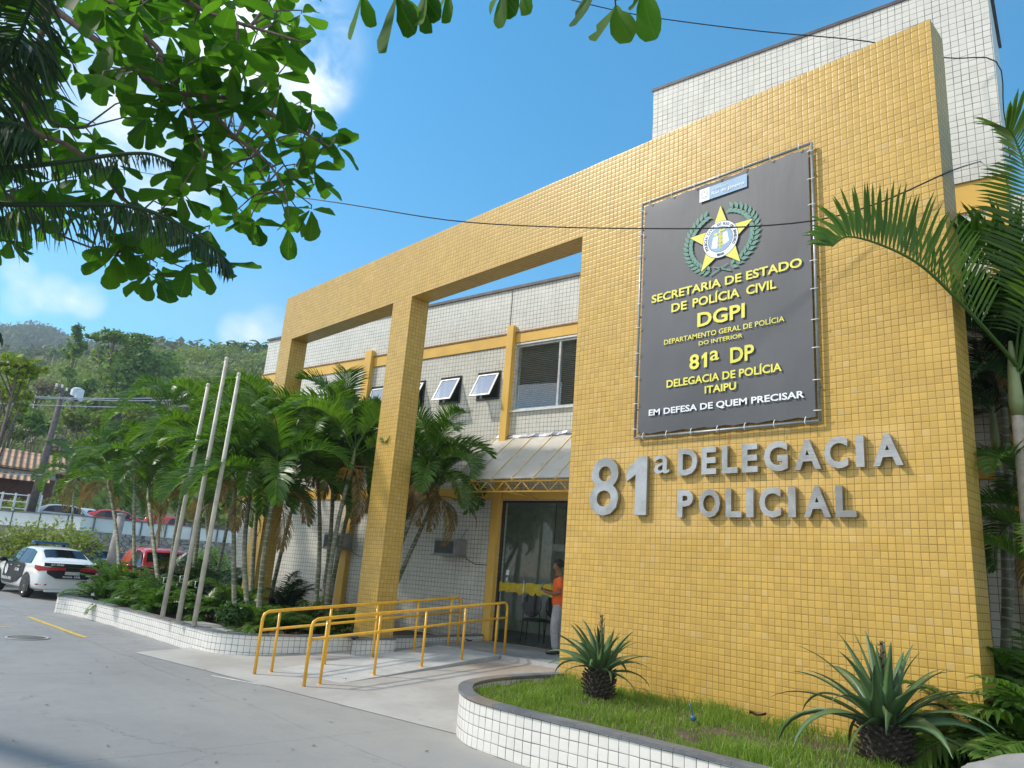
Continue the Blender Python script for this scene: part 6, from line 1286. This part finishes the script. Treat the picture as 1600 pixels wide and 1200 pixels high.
    for s in (-1, 1):
        m = MB(); m.sphere((.72 if st is SEDAN else .62, s * 1.02, 1.0 if st is SEDAN else 1.08), .1, 10, 6, (.7, 1.1, .75)); m.tube([(.74 if st is SEDAN else .64, s * .88, .95 if st is SEDAN else 1.0), (.72 if st is SEDAN else .62, s * .98, .98 if st is SEDAN else 1.04)], .03, 6); obj('mirror', m, 'paint_black' if police else body, T, True)
        m = MB(); x_ = -2.255 if st is SEDAN else -2.175
        if st is SEDAN: m.obox((x_ + .03, s * .60, .845), (.035, 0, 0), (-.055 * s * -1, .24 * s, 0) if False else (.05, s * .22, 0), (0, 0, .045)); m.obox((x_ + .11, s * .80, .86), (.09, s * .05, 0), (0, .01, 0), (0, 0, .055))
        else: m.obox((x_ + .03, s * .76, .98), (.03, 0, 0), (0, .07, 0), (0, 0, .16))
        if not police: obj('tail_light', m, 'tail_red', T, True)
        m = MB(); xf = 2.13 if st is SEDAN else 1.98; m.sphere((xf, s * .62, .66 if st is SEDAN else .78), .16, 12, 6, (.6, 1.1, .5)); obj('headlight', m, 'headlamp', T, True)
    xf = 2.28 if st is SEDAN else 2.12
    m = MB(); m.box(xf - .04, xf + .02, -.5, .5, .36, .56); obj('grille', m, 'black_trim', T, True)
    xr = -2.31 if st is SEDAN else -2.21
    
    if not police: m = MB(); m.box(xr - .02, xr + .03, -.24, .24, .66, .78); obj('number_plate', m, 'plate', T, True)
    return T
# the patrol car
ph = math.atan2(-.082, -.997)
pc = Vector((-26.12, 6.38, 0)) + Vector((-.997, -.082, 0)) * 1.35
PC = car('white patrol car with black doors and blue light bar, its tail towards the camera', pc, ph, SEDAN, 'paint_white', 'patrol_car', True)
def pobj(n_, m, mat, par=None):
    o = obj(n_, m, mat, par or PC, True)
    return o
# black side panels following the body side
for s in (-1, 1):
    m = MB(); st_ = [(-.98, .98), (-.6, .97), (-.1, .96), (.5, .95), (.86, .94)]; lo_, hi_ = [], []
    col_ = []
    for x, zb_ in st_:
        w = .89; cut = {(-.98): .62, (-.6): .42, (-.1): .32, (.5): .32, (.86): .34}[x]
        col_.append([(x, s * (w * .978 + .013), .955), (x, s * (w * .985 + .017), .87), (x, s * (w * 1.0 + .012), .72), (x, s * (w + .012), .55), (x, s * (w * .995 + .012), cut if cut > .5 else .42), (x, s * (w * .985 + .012), min(cut, .5) if cut < .5 else .58)])
    nn_ = len(col_[0]); m.add([p for c_ in col_ for p in c_], [(i * nn_ + j, (i + 1) * nn_ + j, (i + 1) * nn_ + j + 1, i * nn_ + j + 1) for i in range(len(col_) - 1) for j in range(nn_ - 1)], True); dp = pobj('black_door', m, 'paint_black')
    m = MB()
    for x in (-.62, .12): m.obox((x, s * .918, .86), (.09, 0, 0), (0, .014, 0), (0, 0, .016))
    o = obj('door_handle', m, 'chrome', dp, True)
    m = MB(); m.add([(.52 + .13 * math.cos(a * .3142), s * .917, .72 + .15 * math.sin(a * .3142)) for a in range(20)], [tuple(range(20))]); obj('crest', m, 'sign_white', dp, True)
    ux = Vector((-1, 0, 0)) if s > 0 else Vector((1, 0, 0))
    if s > 0:
        text_obj('lettering', 'POLÍCIA CIVIL', -.78, .12, 0, .10, (0, s * .917, .42), (-1, 0, 0), (0, 0, 1), 'sign_white', .002, .02, dp, True)
        text_obj('lettering', '67-7840', .28, .66, 0, .09, (0, s * .917, .70), (-1, 0, 0), (0, 0, 1), 'sign_white', .002, .02, dp, True)
# tail: dark boot panel, wrap-round lamps, plate, lettering
def wrap(name, xy, z0, z1, mat, par=None, off=.012):
    m = MB(); n = len(xy); vs = []
    for (x, y), a, b in zip(xy, z0, z1):
        for k in range(4): z = a + (b - a) * k / 3; vs.append((x - off + max(0, z - .95) * .45, y, z))
    m.add(vs, [(i * 4 + k, (i + 1) * 4 + k, (i + 1) * 4 + k + 1, i * 4 + k + 1) for i in range(n - 1) for k in range(3)], True); return pobj(name, m, mat, par)
XY = [(-2.325, 0), (-2.318, .2), (-2.305, .42), (-2.285, .61), (-2.235, .755), (-2.12, .865), (-1.94, .915)]
full = [(x, -y) for x, y in XY[:0:-1]] + XY
bt = full[2:-2]; bp_ = wrap('boot_panel', bt, [.80 if abs(y) > .7 else (.70 if abs(y) > .5 else .60) for x, y in bt], [1.03] * len(bt), 'paint_black')
for s in (-1, 1): wrap('tail_lamp', [(x, y * s) for x, y in XY[1:]], [.84, .835, .82, .80, .79, .86], [.90, .905, .91, .925, .94, .95], 'tail_red', off=.026)
wrap('chrome_strip', bt, [.912] * len(bt), [.93] * len(bt), 'chrome', off=.03)
obj('plate_frame', MB().box(-2.352, -2.338, -.20, .20, .715, .805), 'plate', bp_, True)
text_obj('lettering', 'POLÍCIA', -.24, .02, 0, .06, (-2.345, 0, .63), (0, -1, 0), (0, 0, 1), 'sign_white', .002, .02, bp_, True)
text_obj('lettering', 'CIVIL', .06, .24, 0, .06, (-2.345, 0, .63), (0, -1, 0), (0, 0, 1), 'sign_white', .002, .02, bp_, True)
text_obj('lettering', '67-7840', -.60, -.26, 0, .055, (-2.31, 0, .955), (0, -1, 0), (0, 0, 1), 'sign_white', .002, .02, bp_, True)
text_obj('lettering', 'RJ', .42, .56, 0, .055, (-2.31, 0, .955), (0, -1, 0), (0, 0, 1), 'sign_white', .002, .02, bp_, True)
for s in (-1, 1): wrap('reflector', [(x, y * s) for x, y in XY[3:6]], [.40] * 3, [.435] * 3, 'tail_red')
m = MB(); m.box(-2.33, -2.20, -.62, .62, .22, .28); pobj('bumper_lip', m, 'paint_white')
m = MB(); m.box(-.10, .16, -.52, .52, 1.535, 1.62); lb_ = pobj('light_bar', m, 'light_bar'); md = lb_.modifiers.new('b', 'BEVEL'); md.width = .03; md.segments = 3
m = MB(); m.box(-.04, .10, -.42, -.36, 1.47, 1.535); m.box(-.04, .10, .36, .42, 1.47, 1.535); pobj('bar_foot', m, 'black_trim')
# other cars
def P0(px, py, dh, z=0): p = PH(px, py, dh); p.z = z; return p
q = P0(250, 890, 26.5); car('bright red car facing the yard, seen through the palm trunks', q, math.atan2(-q.y, -q.x) + R(14), SUV, 'paint_red', 'parked_car', group=None)
q = P0(140, 880, 33); car('dark blue car mostly hidden behind the patrol car', q, ph + R(6), SEDAN, 'paint_blue', 'parked_car', group=None)
for px, py, D_, hd, st, bd, lb in ((105, 800, 54.5, 80, SEDAN, 'paint_silver', 'silver car parked on the upper road above the shrubs'), (186, 800, 55, 75, SEDAN, 'paint_red', 'red car parked on the upper road above the white wall'), (145, 795, 63, 80, SUV, 'paint_white', 'white car parked behind the silver and red cars on the upper road'), (275, 806, 64, 70, SUV, 'paint_red', 'dull red car on the upper road seen between palm fronds')):
    car(lb, P0(px, py, D_, 2.35), R(hd), st, bd)

# ---------------------------------------------------------------- person and chairs
MAT['skin'] = plain('skin', (.20, .10, .06), .6, var=.08); MAT['hair'] = plain('hair', (.012, .009, .008), .7); MAT['orange_shirt'] = plain('orange_shirt', (.72, .12, .02), .8, var=.08, scale=8, bump=.4, bscale=9); MAT['grey_cloth'] = plain('grey_cloth', (.30, .31, .33), .85, var=.1, scale=8, bump=.5, bscale=9); MAT['shoe'] = plain('shoe', (.02, .02, .022), .5); MAT['phone'] = plain('phone', (.35, .35, .38), .3)
def skin_obj(name, chains, mat, parent, sub=2, root=0):
    """chains: list of [(pos, rx, ry)], first point of a chain may be an index of an existing vertex"""
    vs, es, rad = [], [], []
    for ch in chains:
        prev = None
        for it in ch:
            if isinstance(it, int): prev = it; continue
            vs.append(it[0]); rad.append((it[1], it[2] if len(it) > 2 else it[1]))
            if prev is not None: es.append((prev, len(vs) - 1))
            prev = len(vs) - 1
    me = bpy.data.meshes.new(name); me.from_pydata(vs, es, []); o = bpy.data.objects.new(name, me); col.objects.link(o); md = o.modifiers.new('skin', 'SKIN'); md.use_smooth_shade = True; md.branch_smoothing = .6
    for i, r_ in enumerate(rad): me.skin_vertices[0].data[i].radius = r_; me.skin_vertices[0].data[i].use_root = i == root
    s = o.modifiers.new('sub', 'SUBSURF'); s.levels = sub; s.render_levels = sub
    dg = bpy.context.evaluated_depsgraph_get(); m2_ = bpy.data.meshes.new_from_object(o.evaluated_get(dg)); m2_.name = name; bpy.data.objects.remove(o); m2_.materials.clear(); m2_.materials.append(MAT[mat])
    for p in m2_.polygons: p.use_smooth = True
    return obj(name, m2_, None, parent, True)
# local frame of the figure: +x the way he faces, +y his left, z up
pf = GZ(867, 1023, .305); PN = thing('person', 'person in orange T-shirt and grey trousers at the entrance, looking down at a phone', 'person', (pf.x, pf.y, .305), R(214))
body = [[((-.02, 0, .93), .13, .15), ((-.02, 0, 1.06), .125, .15), ((-.01, 0, 1.2), .13, .165), ((-.01, 0, 1.33), .12, .175), ((.0, 0, 1.42), .075, .10), ((.02, 0, 1.475), .052, .055), ((.04, 0, 1.53), .07, .068), ((.055, 0, 1.585), .10, .085), ((.045, 0, 1.645), .105, .088), ((.035, 0, 1.70), .06, .055)],
        [7, ((.115, 0, 1.545), .04, .042)], [7, ((.145, 0, 1.592), .018, .016)],
        [0, ((-.01, .09, .86), .085, .08), ((.01, .10, .70), .07), ((.03, .10, .50), .052), ((.0, .11, .28), .045), ((-.03, .11, .09), .038), ((.04, .11, .045), .04), ((.13, .12, .03), .03)],
        [0, ((-.01, -.09, .86), .085, .08), ((.0, -.10, .70), .07), ((-.02, -.11, .50), .052), ((-.06, -.11, .28), .045), ((-.11, -.12, .09), .038), ((-.04, -.12, .045), .04), ((.05, -.13, .03), .03)],
        [3, ((-.02, .17, 1.385), .06), ((-.05, .215, 1.27), .048), ((-.06, .235, 1.13), .038), ((.06, .20, 1.10), .034), ((.20, .12, 1.12), .026), ((.27, .08, 1.135), .028, .02)],
        [3, ((-.02, -.17, 1.385), .06), ((-.05, -.215, 1.27), .048), ((-.06, -.235, 1.13), .038), ((.06, -.19, 1.11), .034), ((.20, -.10, 1.14), .026), ((.27, -.05, 1.155), .028, .02)]]
bo = skin_obj('body', body, 'skin', PN)
def fingers(wx, wy, wz, s):
    for k in range(4): yield [((wx, wy + s * (k - 1.5) * .019, wz), .009), ((wx + .035, wy + s * (k - 1.5) * .02 - s * .01, wz + .012), .0085), ((wx + .058 - .006 * abs(k - 1.5), wy + s * (k - 1.5) * .02 - s * .02, wz + .032), .008), ((wx + .055, wy + s * (k - 1.5) * .02 - s * .028, wz + .052), .007)]
    yield [((wx - .03, wy - s * .02, wz + .01), .010), ((wx - .01, wy - s * .045, wz + .025), .009), ((wx + .02, wy - s * .05, wz + .04), .008)]
for (wx, wy, wz, s) in ((.27, .08, 1.135, 1), (.27, -.05, 1.155, -1)):
    for ch in fingers(wx, wy, wz, s): skin_obj('finger', [ch], 'skin', bo, 1)
m = MB(); m.obox((.335, .015, 1.20), (.004, 0, .006), (0, .038, 0), (-.03, 0, .07)); obj('phone', m, 'phone', PN, True)
skin_obj('t_shirt', [[((-.02, 0, .80), .155, .178), ((-.02, 0, 1.05), .15, .17), ((-.01, 0, 1.2), .15, .18), ((-.01, 0, 1.33), .135, .185), ((.0, 0, 1.425), .075, .10)], [3, ((-.02, .175, 1.38), .078), ((-.05, .22, 1.27), .07), ((-.058, .232, 1.18), .064)], [3, ((-.02, -.175, 1.38), .078), ((-.05, -.22, 1.27), .07), ((-.058, -.232, 1.18), .064)]], 'orange_shirt', PN)
skin_obj('trousers', [[((-.02, 0, .97), .14, .16), ((-.02, 0, .88), .13, .15)], [1, ((-.005, .095, .80), .105, .095), ((.015, .10, .62), .092), ((.03, .10, .48), .08), ((.01, .11, .28), .075), ((-.02, .11, .09), .07)], [1, ((-.005, -.095, .80), .105, .095), ((.0, -.10, .62), .092), ((-.02, -.11, .48), .08), ((-.05, -.11, .28), .075), ((-.10, -.12, .09), .07)]], 'grey_cloth', PN)
for (x, y) in ((-.03, .11), (-.11, -.12)): skin_obj('shoe', [[((x - .03, y, .06), .052, .05), ((x + .06, y, .05), .05, .045), ((x + .15, y * 1.04, .038), .045, .036), ((x + .20, y * 1.05, .035), .035, .03)]], 'shoe', PN)
m = MB(); m.sphere((.02, 0, 1.655), .11, 16, 10, (.98, .86, .86)); hv = [v for v in m.v]; m2 = MB(); keep = [i for i, f in enumerate(m.f) if not (np.mean([m.v[k][0] for k in f]) > .055 and np.mean([m.v[k][2] for k in f]) < 1.685) and np.mean([m.v[k][2] for k in f]) > 1.60]; m2.add(m.v, [m.f[i] for i in keep], True); obj('hair', m2, 'hair', PN, True)
m = MB(); m.sphere((.098, 0, 1.545), .047, 10, 6, (.9, 1.0, .65)); obj('beard', m, 'hair', PN, True)
m = MB()
for s in (-1, 1): m.sphere((.133, s * .033, 1.613), .010, 8, 5)
obj('eyes', m, 'hair', PN, True)
m = MB()
for s in (-1, 1): m.sphere((.035, s * .082, 1.60), .03, 8, 6, (.6, .35, 1))
obj('ears', m, 'skin', PN, True)
m = MB(); m.obox((.148, .05, 1.27), (.003, 0, .0), (0, .05, 0), (0, 0, .028)); m.obox((.142, .05, 1.19), (.003, 0, 0), (0, .035, 0), (0, 0, .03)); obj('shirt_print', m, 'sign_yellow', PN, True)
MAT['chair_black'] = plain('chair_black', (.02, .02, .022), .6)
def chair(p, rz, label):
    T = thing('banquet_chair', label, 'chair', p, rz, 'black chairs inside the lobby')
    m = MB(); m.box(-.22, .22, -.22, .22, .43, .49); o = obj('seat', m, 'chair_black', T, True); md = o.modifiers.new('b', 'BEVEL'); md.width = .02; md.segments = 2
    m = MB(); m.sphere((0, .22, .78), .25, 20, 12, (.9, .12, 1.05)); obj('backrest', m, 'chair_black', T, True)
    for sx in (-1, 1): m = MB(); m.tube([(sx * .19, .23, .62), (sx * .19, .2, .45), (sx * .21, .24, 0)], .012, 6); obj('rear_leg', m, 'dark_metal', T, True); m = MB(); m.tube([(sx * .19, -.18, .44), (sx * .21, -.21, 0)], .012, 6); obj('front_leg', m, 'dark_metal', T, True)
a, _ = LD(836, 1000, 14.2); chair(LW(a, 14.1, .305), TH + R(200), 'left black round backed chair behind the entrance glass')
chair(LW(a + .58, 14.2, .305), TH + R(190), 'right black round backed chair behind the entrance glass')

# ---------------------------------------------------------------- haze
hz = MB(); hz.box(-1240, 60, -560, 1000, -1.5, 400)
t = NT('haze'); pv = t.n('ShaderNodeVolumePrincipled'); pv.inputs['Color'].default_value = (.72, .84, 1, 1); pv.inputs['Density'].default_value = .00045; pv.inputs['Anisotropy'].default_value = .2
t.l(pv.outputs[0], t.out.inputs['Volume']); MAT['haze'] = t.m
o = obj('haze', hz, 'haze'); tag(o, 'thin bluish haze in the air', 'haze', None, 'stuff'); o.visible_shadow = True
